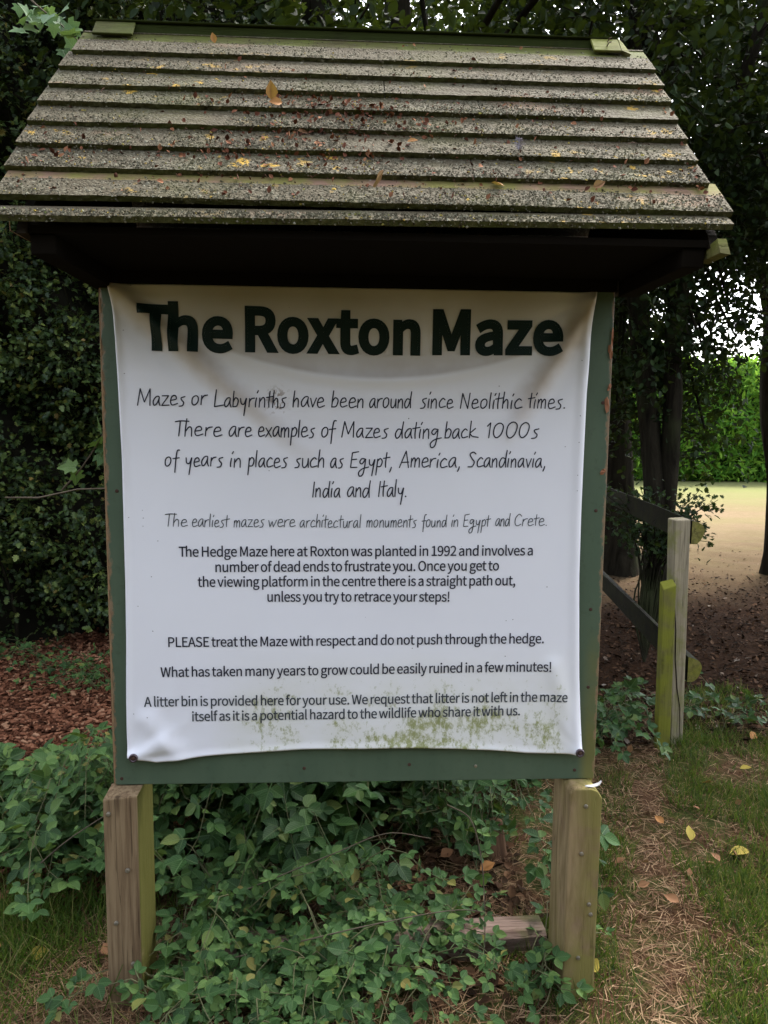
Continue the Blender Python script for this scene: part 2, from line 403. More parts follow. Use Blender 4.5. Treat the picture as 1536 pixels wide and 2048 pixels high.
M_ROOF, M_EDGE, M_GRIT, M_GREEN, M_BANNER = m_roof(), m_edge(), m_grit(), m_green(), m_banner()
M_BARE = wood_mat("bare_strip_of_wood", (.19,.115,.085), (.12,.08,.048), (.12,.118,.03), .55, grain=(4,70,70))
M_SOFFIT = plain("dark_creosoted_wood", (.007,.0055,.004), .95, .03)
M_TITLE = plain("dark_green_ink", (.004,.015,.011), .5, .2, nz=.15)
M_INK = plain("navy_black_ink", (.016,.017,.034), .5, .3, nz=.1)
M_INKG = plain("grey_ink", (.04,.048,.062), .5, .3, nz=.1)
M_SCREW = plain("zinc_screw", (.30,.27,.21), .45, .5, .7)
M_RUST = plain("rusty_screw", (.07,.035,.025), .7, .4, .4)
M_EYELET = plain("tarnished_eyelet", (.11,.085,.10), .4, .5, .8)
leftmoss = lambda nt, v: ramp(nt, sepv(nt, nt.nodes.new("ShaderNodeNewGeometry").outputs["Normal"])[0], [(.4,0.0),(.8,1.0)])
M_POSTL = wood_mat("brown_treated_timber", (.25,.18,.105), (.115,.074,.042), (.060,.064,.010), 1.1, grain=(70,70,3.2), mossdir=leftmoss)
rightmoss = lambda nt, v: ramp(nt, mth(nt,'ADD',mth(nt,'ADD',sepv(nt, v)[0],mth(nt,'MULTIPLY',mth(nt,'ABSOLUTE',mth(nt,'SUBTRACT',sepv(nt,v)[2],.40)),.14)),mth(nt,'MULTIPLY',noise(nt,v,10,3),.06)), [(.745,0.15),(.83,1.0)])
M_POSTR = wood_mat("mossy_treated_timber", (.30,.215,.125), (.135,.09,.05), (.19,.17,.05), .75, grain=(34,34,4.5), mossdir=rightmoss)
M_CAPW = wood_mat("mossy_ridge_timber", (.14,.125,.055), (.06,.055,.02), (.12,.13,.03), .6, grain=(6,60,60))
M_CAPT = wood_mat("mossy_top_strip", (.075,.066,.028), (.035,.032,.012), (.065,.075,.016), .6, grain=(6,60,60))
M_CAPL = wood_mat("dull_mossy_block", (.05,.048,.018), (.022,.022,.008), (.045,.055,.01), .6, grain=(6,60,60))
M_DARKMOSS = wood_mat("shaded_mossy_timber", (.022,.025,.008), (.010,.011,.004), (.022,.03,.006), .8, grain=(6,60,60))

# ================================================================== THE NOTICE BOARD
SIGN = empty("notice_board", (.13,.03,0), "green wooden notice board with a board roof and a white printed banner", "notice board")

def wob(x, k, a=1.0):
    return a*(math.sin(x*3.1+k*1.7)*.5+math.sin(x*7.3+k*2.9)*.3+math.sin(x*17+k*4.1)*.2)

# --- posts, each with the packing block screwed on its front
POSTS = []
for px0, px1, M, lean in ((-.548,-.458,M_POSTL,0),(.705,.797,M_POSTR,0)):
    b = MB(); b.box((px0+.004, .022, -.25), (px1-.002, .108, 2.02))
    post = b.build("post", M, SIGN, bevel=.003)
    b = MB()
    if px0 < 0:
        b.hexa([(px0,-.066,-.25),(px1,-.062,-.25),(px1,.0195,-.25),(px0,.0195,-.25),(px0,-.064,.604),(px1,-.058,.611),(px1,.0195,.613),(px0,.0195,.611)])
        blk = b.build("support_block", M, post, bevel=.004)
        sc = [(-.533,.565),(-.488,.405),(-.522,.255),(-.480,.135)]
    else:
        x0,x1 = px0+.002, px1
        prof = [(x0,-.25),(x1,-.25),(x1,.585),(x1-.012,.604),(x1-.03,.612),(x0+.012,.612),(x0,.600)]
        n = len(prof)
        b.add([(x,-.058,z) for x,z in prof]+[(x,.0195,z) for x,z in prof], [tuple(range(n)),tuple(range(n,2*n))[::-1]]+[(i,n+i,n+(i+1)%n,(i+1)%n) for i in range(n)])
        blk = b.build("support_block", M, post, bevel=.004)
        sc = [(.752,.563),(.745,.425),(.772,.275),(.778,.245),(.748,.115)]
    for sx, sz in sc:
        b = MB(); yy = -.0665 if px0 < 0 else -.0595
        b.tube([(sx,yy+.004,sz),(sx,yy-.0012,sz),(sx,yy-.0022,sz)],[.0058,.0058,.0042],12)
        b.box((sx-.0034,yy-.0028,sz-.0008),(sx+.0034,yy-.002,sz+.0008))
        b.build("screw", M_SCREW, blk)

# --- green backing board
b = MB(); b.box((-.533,0,.614),(.792,.019,2.03)); BOARD = b.build("backing_board", M_GREEN, SIGN, bevel=.002)
for sx, sz, M in ((-.505,1.418,M_RUST),(.762,1.10,M_RUST),(.765,1.372,M_RUST),(.772,1.66,M_RUST),(.764,.88,M_RUST),(-.515,.632,M_RUST),(.27,.662,M_RUST),(-.02,.655,M_RUST),(.455,.655,M_SCREW),(.735,.64,M_RUST)):
    b = MB(); b.tube([(sx,.001,sz),(sx,-.0008,sz),(sx,-.0016,sz)],[.0048,.0048,.003],10); b.build("screw", M, BOARD)
# torn slivers of plywood on the left edge and flakes on the right
b = MB(); b.box((-.5352,.001,.616),(-.5332,.018,1.95))
for i in range(70):
    z = rng.uniform(.63,1.9); h = rng.uniform(.006,.035); x = -.5335; w = rng.uniform(.001,.006)
    b.hexa([(x-.0015,-.0012,z),(x+w,-.0014,z),(x+w,.006,z),(x-.0015,.012,z),(x-.001,-.001,z+h),(x+w*.3,-.001,z+h),(x+w*.3,.006,z+h),(x-.001,.012,z+h)])
M_SPLIT = plain("split_plywood_edge", (.30,.19,.105), .85, .1, nz=.4, sc=50)
b.build("splintered_edge", M_SPLIT, BOARD)
b = MB()
M_FLAKE = plain("bare_chipped_ply", (.33,.15,.085), .85, .1, nz=.4, sc=60)
for z,h,w in ((1.83,.05,.008),(1.795,.04,.015),(1.70,.022,.014),(1.655,.04,.02),(1.478,.018,.018)):
    pts = []
    for k in range(9):
        a = 2*math.pi*k/9; r = .8+.35*math.sin(k*5.1+z*40)
        pts.append((.7935-(w*(.5+.5*math.cos(a)*r)) if z!=1.478 else .778+.5*w*math.cos(a)*r, -.0012-.0015*(k%3), z+h*.5*math.sin(a)*r))
    b = MB(); b.add([(.786,-.004,z)]+pts, [(0,i+1,(i+1)%9+1) for i in range(9)]); b.build("chipped_patch", M_FLAKE, BOARD)

# --- banner
EL = [(-.5062,1.9434),(-.494,1.8131),(-.4898,1.7007),(-.4876,1.6059),(-.4853,1.5099),(-.4856,1.3647),(-.4858,1.266),(-.4857,1.1796),(-.4875,1.0315),(-.4925,.8601),(-.4936,.7557),(-.4924,.69)]
ER = [(.7386,1.9436),(.7336,1.9236),(.7287,1.787),(.7235,1.6861),(.7217,1.4968),(.7214,1.3697),(.7232,1.186),(.734,.9124),(.7486,.69)]
EB = [(-.4924,.7),(-.4833,.6974),(-.4185,.683),(-.2857,.6984),(-.1673,.7068),(-.0252,.7151),(.1602,.7157),(.2205,.7164),(.3957,.7129),(.493,.7075),(.5923,.6976),(.6653,.6953),(.7497,.6943)]
el = np.array(EL)[::-1]; er = np.array(ER)[::-1]; eb = np.array(EB)
def seg_d(x, z, x0, z0, x1, z1):
    dx, dz = x1-x0, z1-z0; L2 = dx*dx+dz*dz
    t = np.clip(((x-x0)*dx+(z-z0)*dz)/L2, 0, 1)
    return np.hypot(x-x0-t*dx, z-z0-t*dz), t
def ban_y(x, z):
    """how far the vinyl stands in front of the board"""
    x = np.asarray(x, float); z = np.asarray(z, float)
    y = -.010 - .004*np.sin((x+.5)*2.5)*np.sin((z-.7)*2.5)
    d,t = seg_d(x,z,-.50,1.935,-.02,1.53); y = y - .013*np.exp(-(d/.022)**2)*(1-.75*t) + .008*np.exp(-((d-.045)/.03)**2)*(1-t)
    d,t = seg_d(x,z,.735,1.93,.52,1.58);  y = y - .013*np.exp(-(d/.024)**2)*(1-.7*t) + .007*np.exp(-((d-.05)/.03)**2)*(1-t)
    arc = 1.712+.45*(x-.17)**2
    y = y - .006*np.exp(-((z-arc)/.016)**2)*np.exp(-((x-.17)/.30)**2) + .006*np.exp(-((z-arc-.06)/.05)**2)*np.exp(-((x-.17)/.4)**2)
    d,t = seg_d(x,z,-.36,.70,-.44,.80); y = y - .008*np.exp(-(d/.03)**2)
    d,t = seg_d(x,z,-.47,.70,-.40,.735); y = y - .010*np.exp(-(d/.022)**2)
    d,t = seg_d(x,z,.74,.70,.66,.94); y = y - .007*np.exp(-(d/.028)**2)
    for cx_,cz_,angs in ((-.50,1.935,(-.25,-.62,-1.05,-1.3)),(.735,1.93,(-2.9,-2.55,-2.05,-1.8)),(-.485,.70,(.2,.55,1.0,1.35)),(.745,.70,(2.95,2.6,2.15,1.8))):
        for ia,a_ in enumerate(angs):        # short tension wrinkles fanning out of each fixing
            L_ = .20+.07*((ia*7)%3); d,t = seg_d(x,z,cx_+.012*math.cos(a_),cz_+.012*math.sin(a_),cx_+L_*math.cos(a_),cz_+L_*math.sin(a_))
            y = y - (.0034-.0006*ia)*np.exp(-(d/(.011+.008*t))**2)*(1-t)
    y = y - .0022*np.sin(z*9+np.sin(x*4)*1.5)*np.exp(-((x-.12)/.5)**2) - .0012*np.sin(x*23+z*6)*np.exp(-((z-.7)/.12)**2)
    xl = np.interp(z, el[:,1], el[:,0]); xr = np.interp(z, er[:,1], er[:,0])
    y = y - .006*np.exp(-((x-xl)/.012)**2) - .005*np.exp(-((x-xr+.012)/.012)**2)      # rolled side hems
    zb = np.interp(x, eb[:,0], eb[:,1])
    return np.minimum(y - .004*np.exp(-((z-zb)/.012)**2), -.003)
NX, NZ = 300, 310
ss, tt = np.meshgrid(np.linspace(0,1,NX), np.linspace(0,1,NZ))
zb = np.interp(-.4924+ss*1.242, eb[:,0], eb[:,1]); Zg = zb + tt*(1.9436-zb)
xl = np.interp(Zg, el[:,1], el[:,0]); xr = np.interp(Zg, er[:,1], er[:,0]); Xg = xl + ss*(xr-xl)
Yg = ban_y(Xg, Zg)
front = np.stack([Xg,Yg,Zg],-1).reshape(-1,3); back = front + np.array([0,.0018,0])
V = np.concatenate([front, back]); nb = NX*NZ; fs = []
ii = np.arange(nb).reshape(NZ,NX)
q = np.stack([ii[:-1,:-1],ii[:-1,1:],ii[1:,1:],ii[1:,:-1]],-1).reshape(-1,4)
ring = np.concatenate([ii[0,:-1],ii[:-1,-1],ii[-1,:0:-1],ii[:0:-1,0]]); r2 = np.roll(ring,-1)
fs = np.concatenate([q, q[:,::-1]+nb, np.stack([r2,ring,ring+nb,r2+nb],-1)])
me = raw_mesh("banner", V, fs.ravel(), np.arange(len(fs))*4, np.full(len(fs),4))
BANNER = link("banner", me, M_BANNER, SIGN, True)
BANNER["label"] = "white vinyl banner about a hedge maze, creased and stained with algae"
for x,z,r in ((-.474,.703,.012),(.738,.704,.012)):
    b = MB(); y = float(ban_y(x,z))-.002
    n = 20; vs=[]; fz=[]
    prof = [(r*.45,.002),(r*.55,-.002),(r*.8,-.003),(r,-.001),(r,.003)]
    for k in range(n):
        a = 2*math.pi*k/n
        for rr,yy in prof: vs.append((x+rr*math.cos(a), y+yy, z+rr*math.sin(a)))
    L = len(prof)
    for k in range(n):
        for j in range(L-1): fz.append((k*L+j,((k+1)%n)*L+j,((k+1)%n)*L+j+1,k*L+j+1))
    b.add(vs,fz); e = b.build("eyelet", M_EYELET, BANNER, True)
    b = MB(); b.tube([(x,y+.004,z),(x,y-.001,z),(x,y-.003,z)],[r*.5,r*.5,r*.3],12); b.build("screw", M_RUST, BANNER)

# --- lettering: outlines of the printed sans and strokes of the handwriting
GLY = {"!":[452,[[182,310,270,310,287,903,290,1049,161,1049,164,903],[225,-18,250,-15,272,-6,291,9,305,28,315,51,318,78,315,106,305,130,291,150,272,164,250,173,225,176,201,173,179,164,160,150,146,130,136,106,133,78,136,51,146,28,160,9,179,-6,201,-15]]],",":[389,[[105,-266,164,-235,214,-196,255,-150,285,-97,303,-38,310,27,306,70,297,107,281,137,260,158,233,172,202,176,177,174,154,166,134,153,119,135,109,113,105,87,108,61,118,39,133,21,152,8,174,0,199,-3,214,-1,209,-42,197,-79,176,-113,149,-143,115,-169,74,-190]]],".":[389,[[195,-18,219,-15,241,-6,260,9,274,28,284,51,287,78,284,106,274,130,260,150,241,164,219,173,195,176,170,173,148,164,129,150,115,130,105,106,102,78,105,51,115,28,129,9,148,-6,170,-15]]],"0":[777,[[389,-18,481,-3,559,41,622,115,669,219,699,353,709,517,699,679,669,812,622,914,559,987,481,1030,389,1045,298,1030,219,987,156,914,109,812,80,679,70,517,80,353,109,219,156,115,219,41,298,-3],[389,85,334,96,287,130,248,188,218,271,200,380,193,517,200,653,218,761,248,843,287,900,334,933,389,944,444,933,492,900,531,843,560,761,579,653,585,517,579,380,560,271,531,188,492,130,444,96]]],"1":[777,[[123,0,686,0,686,106,480,106,480,1027,382,1027,353,1011,322,997,289,984,253,973,213,963,169,954,169,873,353,873,353,106,123,106]]],"2":[777,[[62,0,707,0,707,111,423,111,255,101,368,213,467,323,547,431,607,536,645,640,658,744,649,829,621,903,577,963,518,1007,444,1035,359,1045,297,1040,241,1026,189,1004,142,974,98,938,56,895,130,822,160,855,192,883,227,907,263,926,302,937,343,941,401,934,449,915,485,884,512,843,527,794,532,738,520,647,482,550,418,446,327,333,208,210,62,76]]],"9":[777,[[329,-18,423,-4,511,39,587,114,648,223,687,370,702,557,690,707,656,829,603,923,533,991,450,1031,356,1045,279,1034,209,1003,149,953,102,887,72,806,62,711,71,614,97,534,139,471,195,426,264,399,345,389,387,393,430,405,471,423,511,448,548,479,581,514,568,372,540,262,499,182,448,128,389,98,325,88,292,91,260,98,230,109,201,125,175,144,151,167,81,87,112,58,146,33,185,12,228,-4,276,-15],[580,622,545,578,509,543,473,516,436,498,400,488,366,485,310,492,264,513,228,547,203,592,187,647,182,711,188,778,205,835,232,881,268,916,310,938,357,945,418,936,470,908,512,863,545,800,568,719]]],"A":[852,[[6,0,136,0,235,314,611,314,709,0,846,0,497,1027,353,1027],[268,416,318,574,336,632,353,689,371,746,387,804,404,862,420,922,426,922,442,863,459,804,476,747,493,689,511,632,529,574,578,416]]],"E":[825,[[141,0,748,0,748,111,270,111,270,485,660,485,660,595,270,595,270,917,732,917,732,1027,141,1027]]],"H":[1020,[[141,0,270,0,270,485,749,485,749,0,880,0,880,1027,749,1027,749,597,270,597,270,1027,141,1027]]],"L":[761,[[141,0,720,0,720,111,270,111,270,1027,141,1027]]],"M":[1137,[[141,0,258,0,258,569,257,615,255,666,252,719,249,772,245,824,241,871,246,871,329,637,524,104,611,104,804,637,887,871,892,871,888,824,885,772,881,719,878,666,876,615,875,569,875,0,996,0,996,1027,840,1027,644,478,573,263,567,263,493,478,297,1027,141,1027]]],"O":[1039,[[520,-18,642,-1,748,47,835,126,902,232,943,363,958,517,943,670,902,800,835,904,748,981,642,1029,520,1045,398,1029,291,981,204,904,138,800,96,670,81,517,96,363,138,232,204,126,291,47,398,-1],[520,95,433,109,358,148,298,210,252,294,224,397,214,517,224,637,252,738,298,820,358,881,433,918,520,931,606,918,681,881,742,820,787,738,815,637,825,517,815,397,787,294,742,210,681,148,606,109]]],"P":[887,[[141,0,270,0,270,409,440,409,546,417,638,443,713,486,770,547,806,627,818,725,805,826,769,903,712,960,636,998,542,1020,434,1027,141,1027],[270,514,270,922,417,922,500,917,568,904,621,880,659,843,681,792,689,725,682,659,660,605,624,565,572,536,505,519,423,514]]],"R":[889,[[270,539,270,922,443,922,517,917,579,904,628,881,663,846,685,800,692,739,685,678,663,628,628,589,579,561,517,545,443,539],[704,0,850,0,590,450,655,472,711,504,757,547,792,600,813,664,821,739,809,835,774,909,720,963,648,999,561,1020,462,1027,141,1027,141,0,270,0,270,436,455,436]]],"S":[835,[[426,-18,526,-8,611,21,680,67,732,125,764,195,775,273,767,343,746,401,713,448,671,487,620,520,563,548,417,611,377,628,338,648,302,672,273,701,254,737,246,783,253,826,270,862,299,891,337,913,384,927,438,931,484,928,527,920,567,906,605,887,640,864,672,836,739,919,701,954,657,984,608,1010,555,1029,498,1041,438,1045,350,1036,272,1010,207,968,157,914,126,848,115,773,124,704,148,647,183,600,227,563,275,533,324,510,471,445,517,424,559,402,593,377,620,347,637,309,643,262,636,215,617,174,586,141,543,116,490,101,427,95,374,99,323,111,273,130,226,155,183,187,144,223,67,133,114,90,167,53,225,23,288,0,355,-13]]],"T":[839,[[354,0,485,0,485,917,796,917,796,1027,43,1027,43,917,354,917]]],"W":[1230,[[254,0,408,0,560,619,612,853,618,853,668,619,824,0,980,0,1192,1027,1069,1027,958,468,902,134,894,134,821,468,678,1027,559,1027,417,468,345,134,339,134,277,468,169,1027,36,1027]]],"a":[789,[[304,-18,350,-14,395,-3,438,14,479,36,519,62,556,91,560,91,571,0,676,0,676,468,670,557,650,633,615,695,564,741,497,770,413,780,353,776,296,764,244,747,195,726,152,704,115,681,164,592,196,613,230,632,268,648,307,662,349,670,392,674,447,666,488,646,517,614,536,575,546,530,549,482,402,460,284,429,195,388,132,337,95,273,83,197,90,134,112,81,145,38,190,7,243,-12],[340,85,304,88,272,97,245,113,224,136,211,167,206,206,214,252,238,292,281,327,346,356,435,379,549,396,549,185,513,155,478,130,444,110,410,97,376,88]]],"b":[866,[[464,-18,548,-6,626,30,694,89,747,170,782,271,794,392,785,503,759,597,716,674,657,732,582,768,492,780,449,776,407,766,366,749,326,727,288,702,252,674,258,810,258,1115,129,1115,129,0,231,0,242,78,248,78,282,50,318,27,354,8,391,-7,428,-15],[443,90,416,91,387,97,356,107,324,122,291,142,258,168,258,569,293,600,328,625,362,646,395,660,428,669,459,672,525,663,576,637,615,595,641,539,656,470,661,391,654,303,632,229,599,170,555,126,503,99]]],"c":[714,[[429,-18,474,-15,518,-7,560,7,601,26,639,50,675,77,619,164,594,144,567,126,538,110,507,99,474,91,440,88,374,98,317,125,270,168,234,226,212,297,204,380,213,462,236,533,272,592,320,635,378,663,444,672,473,670,500,664,525,654,550,641,573,625,595,606,660,690,632,714,601,735,566,753,528,767,486,777,438,780,343,768,256,733,182,675,124,596,86,497,73,380,85,263,120,164,175,86,247,29,332,-6]]],"d":[868,[[388,-18,433,-14,475,-3,516,14,553,36,588,61,619,90,623,90,634,0,739,0,739,1115,611,1115,611,822,618,692,585,717,552,739,519,756,484,769,446,777,403,780,319,768,241,731,174,672,121,593,87,495,74,380,84,262,113,164,160,86,222,29,299,-6],[416,90,354,98,302,124,261,166,231,224,212,296,206,381,214,463,236,534,270,592,315,635,367,663,426,672,457,670,488,664,518,654,549,639,579,618,611,592,611,193,579,161,548,135,516,115,484,101,450,92]]],"e":[776,[[437,-18,486,-16,532,-8,575,4,615,20,652,38,686,59,641,144,613,127,583,112,553,100,521,91,487,86,451,84,383,92,323,117,274,156,236,209,210,274,199,350,711,350,717,423,708,525,682,612,638,683,578,736,503,769,413,780,328,768,248,731,178,673,122,594,86,495,73,380,86,263,122,165,179,87,252,29,339,-6],[197,441,212,511,237,570,272,616,315,650,363,671,416,678,471,671,518,651,555,617,582,571,599,512,605,441]]],"f":[455,[[46,657,150,657,150,0,277,0,277,657,438,657,438,761,277,761,277,881,280,926,289,963,304,993,325,1014,352,1027,385,1031,471,1010,499,1109,480,1116,461,1122,440,1126,418,1130,395,1132,371,1133,302,1125,247,1102,204,1065,174,1016,156,954,150,882,150,761,46,754]]],"g":[790,[[385,-350,495,-340,590,-313,666,-272,723,-218,758,-155,770,-87,763,-30,741,16,704,51,652,75,586,89,506,94,356,94,310,97,276,105,251,117,234,134,225,154,223,176,224,196,229,213,237,229,247,243,258,255,272,268,289,260,308,253,327,248,346,244,365,242,384,241,459,249,526,273,582,312,625,365,653,430,662,506,660,538,655,568,645,596,633,621,618,643,601,662,756,662,756,761,492,761,384,780,310,772,242,747,184,707,139,653,110,586,99,508,103,464,114,424,130,387,151,354,174,326,199,304,199,298,179,282,159,263,142,241,128,215,118,187,115,157,117,128,124,103,134,81,148,62,165,46,183,32,183,25,150,2,123,-24,101,-53,85,-83,75,-114,71,-147,82,-207,112,-258,159,-297,222,-326,298,-344],[384,328,342,333,303,350,271,377,245,412,229,457,223,508,228,560,245,604,270,639,303,665,341,681,384,686,427,681,466,665,499,639,524,604,541,560,546,508,540,457,524,412,498,377,465,350,426,333],[403,-262,339,-258,285,-245,241,-226,210,-199,190,-167,183,-129,185,-107,191,-85,202,-63,216,-41,236,-20,261,0,359,-11,490,-11,537,-13,575,-20,605,-33,627,-51,640,-76,644,-108,637,-146,614,-183,579,-214,531,-239,472,-256]]],"h":[850,[[129,0,258,0,258,552,294,587,328,616,360,639,393,655,428,665,465,668,511,663,547,647,575,620,594,581,606,530,609,465,609,0,737,0,737,482,731,571,712,645,680,703,635,746,577,771,504,780,454,776,408,763,366,743,326,717,288,686,252,653,258,810,258,1115,129,1115]]],"i":[385,[[129,0,258,0,258,761,129,761],[193,917,217,920,238,928,255,941,268,958,276,978,279,1003,276,1026,268,1046,255,1062,238,1075,217,1083,193,1085,170,1083,149,1075,132,1062,120,1046,112,1026,109,1003,112,978,120,958,132,941,149,928,170,920]]],"k":[773,[[129,0,255,0,255,200,398,367,620,0,759,0,472,454,725,761,583,761,261,360,255,360,255,1115,129,1115]]],"l":[398,[[263,-18,338,-7,319,91,293,88,283,90,275,94,268,101,262,111,259,125,258,143,258,1115,129,1115,129,151,132,101,143,59,160,26,186,2,220,-13]]],"m":[1297,[[129,0,258,0,258,552,292,588,325,617,357,639,389,655,419,665,448,668,492,663,528,647,555,620,574,581,586,530,590,465,590,0,717,0,717,552,752,588,786,617,818,639,849,655,879,665,909,668,953,663,989,647,1016,620,1035,581,1047,530,1050,465,1050,0,1178,0,1178,482,1172,571,1153,645,1121,703,1077,746,1019,771,948,780,902,775,859,761,817,739,776,710,736,675,696,634,678,676,654,712,624,741,586,762,540,776,486,780,442,776,399,763,359,742,320,716,284,685,249,650,246,650,234,761,129,761]]],"n":[854,[[129,0,258,0,258,552,294,587,328,616,360,639,393,655,428,665,465,668,511,663,547,647,575,620,594,581,606,530,609,465,609,0,737,0,737,482,731,571,712,645,680,703,635,746,577,771,504,780,454,776,408,763,365,742,324,716,286,685,249,650,246,650,234,761,129,761]]],"o":[849,[[424,-18,515,-6,598,29,670,86,726,164,763,263,776,380,763,497,726,596,670,675,598,733,515,768,424,780,334,768,250,733,179,675,123,596,86,497,73,380,86,263,123,164,179,86,250,29,334,-6],[424,88,362,98,309,125,265,168,232,226,212,297,204,380,212,462,232,533,265,592,309,635,362,663,424,672,486,663,540,635,584,592,618,533,638,462,646,380,638,297,618,226,584,168,540,125,486,98]]],"p":[868,[[129,-321,258,-321,258,-63,254,70,288,44,323,22,359,4,394,-8,429,-16,464,-18,548,-6,626,30,694,89,747,170,782,271,794,392,785,503,759,597,716,674,657,732,582,768,492,780,448,776,405,765,363,748,323,726,285,700,249,672,246,672,234,761,129,761],[443,90,416,91,387,97,356,107,324,122,291,142,258,168,258,569,294,600,328,625,362,646,395,660,428,669,459,672,525,663,576,637,615,595,641,539,656,470,661,391,654,303,632,229,599,170,555,126,503,99]]],"q":[868,[[611,-321,739,-321,739,761,637,761,625,689,622,689,589,716,555,739,521,757,485,770,446,777,403,780,319,768,241,731,174,672,121,593,87,495,74,380,84,262,113,164,160,86,222,29,299,-6,388,-18,431,-15,473,-4,513,12,550,34,585,59,618,88,611,-50],[416,90,354,98,302,124,261,166,231,224,212,296,206,381,214,463,236,534,270,592,315,635,367,663,426,672,457,670,488,664,518,654,549,639,579,618,611,592,611,193,579,161,548,135,516,115,484,101,450,92]]],"r":[543,[[129,0,258,0,258,489,285,547,315,592,348,625,382,648,416,661,448,665,522,653,546,763,465,780,424,775,384,761,346,737,310,706,278,667,249,622,246,622,234,761,129,761]]],"s":[655,[[328,-18,410,-10,479,13,533,48,572,94,596,148,604,207,594,272,568,322,530,361,482,392,428,417,373,438,331,454,292,471,259,489,232,511,215,538,209,570,212,599,224,625,243,648,271,665,306,677,350,681,383,678,413,672,442,661,470,648,496,632,522,613,584,693,553,716,518,737,480,755,439,768,395,777,349,780,271,772,207,751,155,717,118,674,95,622,87,564,96,506,121,458,158,420,203,390,255,365,308,345,350,329,390,311,426,290,455,265,475,236,482,200,478,169,465,140,445,116,416,97,378,85,332,81,288,84,248,93,210,106,175,124,140,147,106,172,45,87,83,58,126,33,173,12,222,-4,274,-15]]],"t":[528,[[367,-18,391,-17,415,-14,439,-9,463,-4,486,3,508,10,483,106,396,85,357,90,327,103,304,124,290,152,281,188,279,231,279,657,486,657,486,761,279,761,279,975,172,975,158,761,38,754,38,657,151,657,151,235,156,164,171,102,199,51,239,14,295,-10]]],"u":[850,[[352,-18,401,-14,447,-1,489,19,529,47,566,80,602,119,606,119,616,0,723,0,723,761,595,761,595,221,560,181,527,148,494,123,461,106,427,96,389,92,344,98,308,113,280,140,261,179,250,230,246,294,246,761,118,761,118,279,124,189,142,115,174,57,219,16,278,-10]]],"v":[730,[[293,0,443,0,711,761,585,761,441,328,371,104,364,104,294,328,151,761,18,761]]],"w":[1123,[[249,0,398,0,506,408,557,629,564,629,616,410,725,0,881,0,1087,761,964,761,853,321,807,109,800,109,746,321,627,761,503,761,384,321,333,109,326,109,282,321,168,761,38,761]]],"x":[697,[[21,0,155,0,258,178,335,314,342,314,424,178,536,0,676,0,426,384,657,761,524,761,430,594,363,466,356,466,282,594,179,761,41,761,272,396]]],"y":[730,[[141,-328,211,-319,271,-292,320,-252,362,-199,397,-135,426,-64,711,761,587,761,450,339,388,123,381,123,305,339,151,761,18,761,324,-1,307,-59,289,-104,267,-143,241,-176,211,-201,176,-217,136,-223,77,-210,52,-312]]],"z":[665,[[49,0,625,0,625,104,210,104,612,692,612,761,92,761,92,657,450,657,49,69]]]}
SANS = [
    ('The Hedge Maze here at Roxton was planted in 1992 and involves a', -0.3462, 1.2466, 0.5936, 1.2516),
    ('number of dead ends to frustrate you. Once you get to', -0.2516, 1.2058, 0.503, 1.2106),
    ('the viewing platform in the centre there is a straight path out,', -0.2982, 1.1661, 0.5483, 1.1696),
    ('unless you try to retrace your steps!', -0.1159, 1.1261, 0.3709, 1.1252),
    ('PLEASE treat the Maze with respect and do not push through the hedge.', -0.3789, 1.0031, 0.6321, 1.0087),
    ('What has taken many years to grow could be easily ruined in a few minutes!', -0.401, 0.9206, 0.6535, 0.9299),
    ('A litter bin is provided here for your use. We request that litter is not left in the maze', -0.4465, 0.8389, 0.7018, 0.8444),
    ('itself as it is a potential hazard to the wildlife who share it with us.', -0.3201, 0.7966, 0.5723, 0.8056),
]
TITLE = [
    ('The', -0.4363, 1.7785, -0.1984, 1.775),
    ('Roxton', -0.1679, 1.7773, 0.2827, 1.7755),
    ('Maze', 0.3138, 1.7772, 0.6547, 1.7808),
]
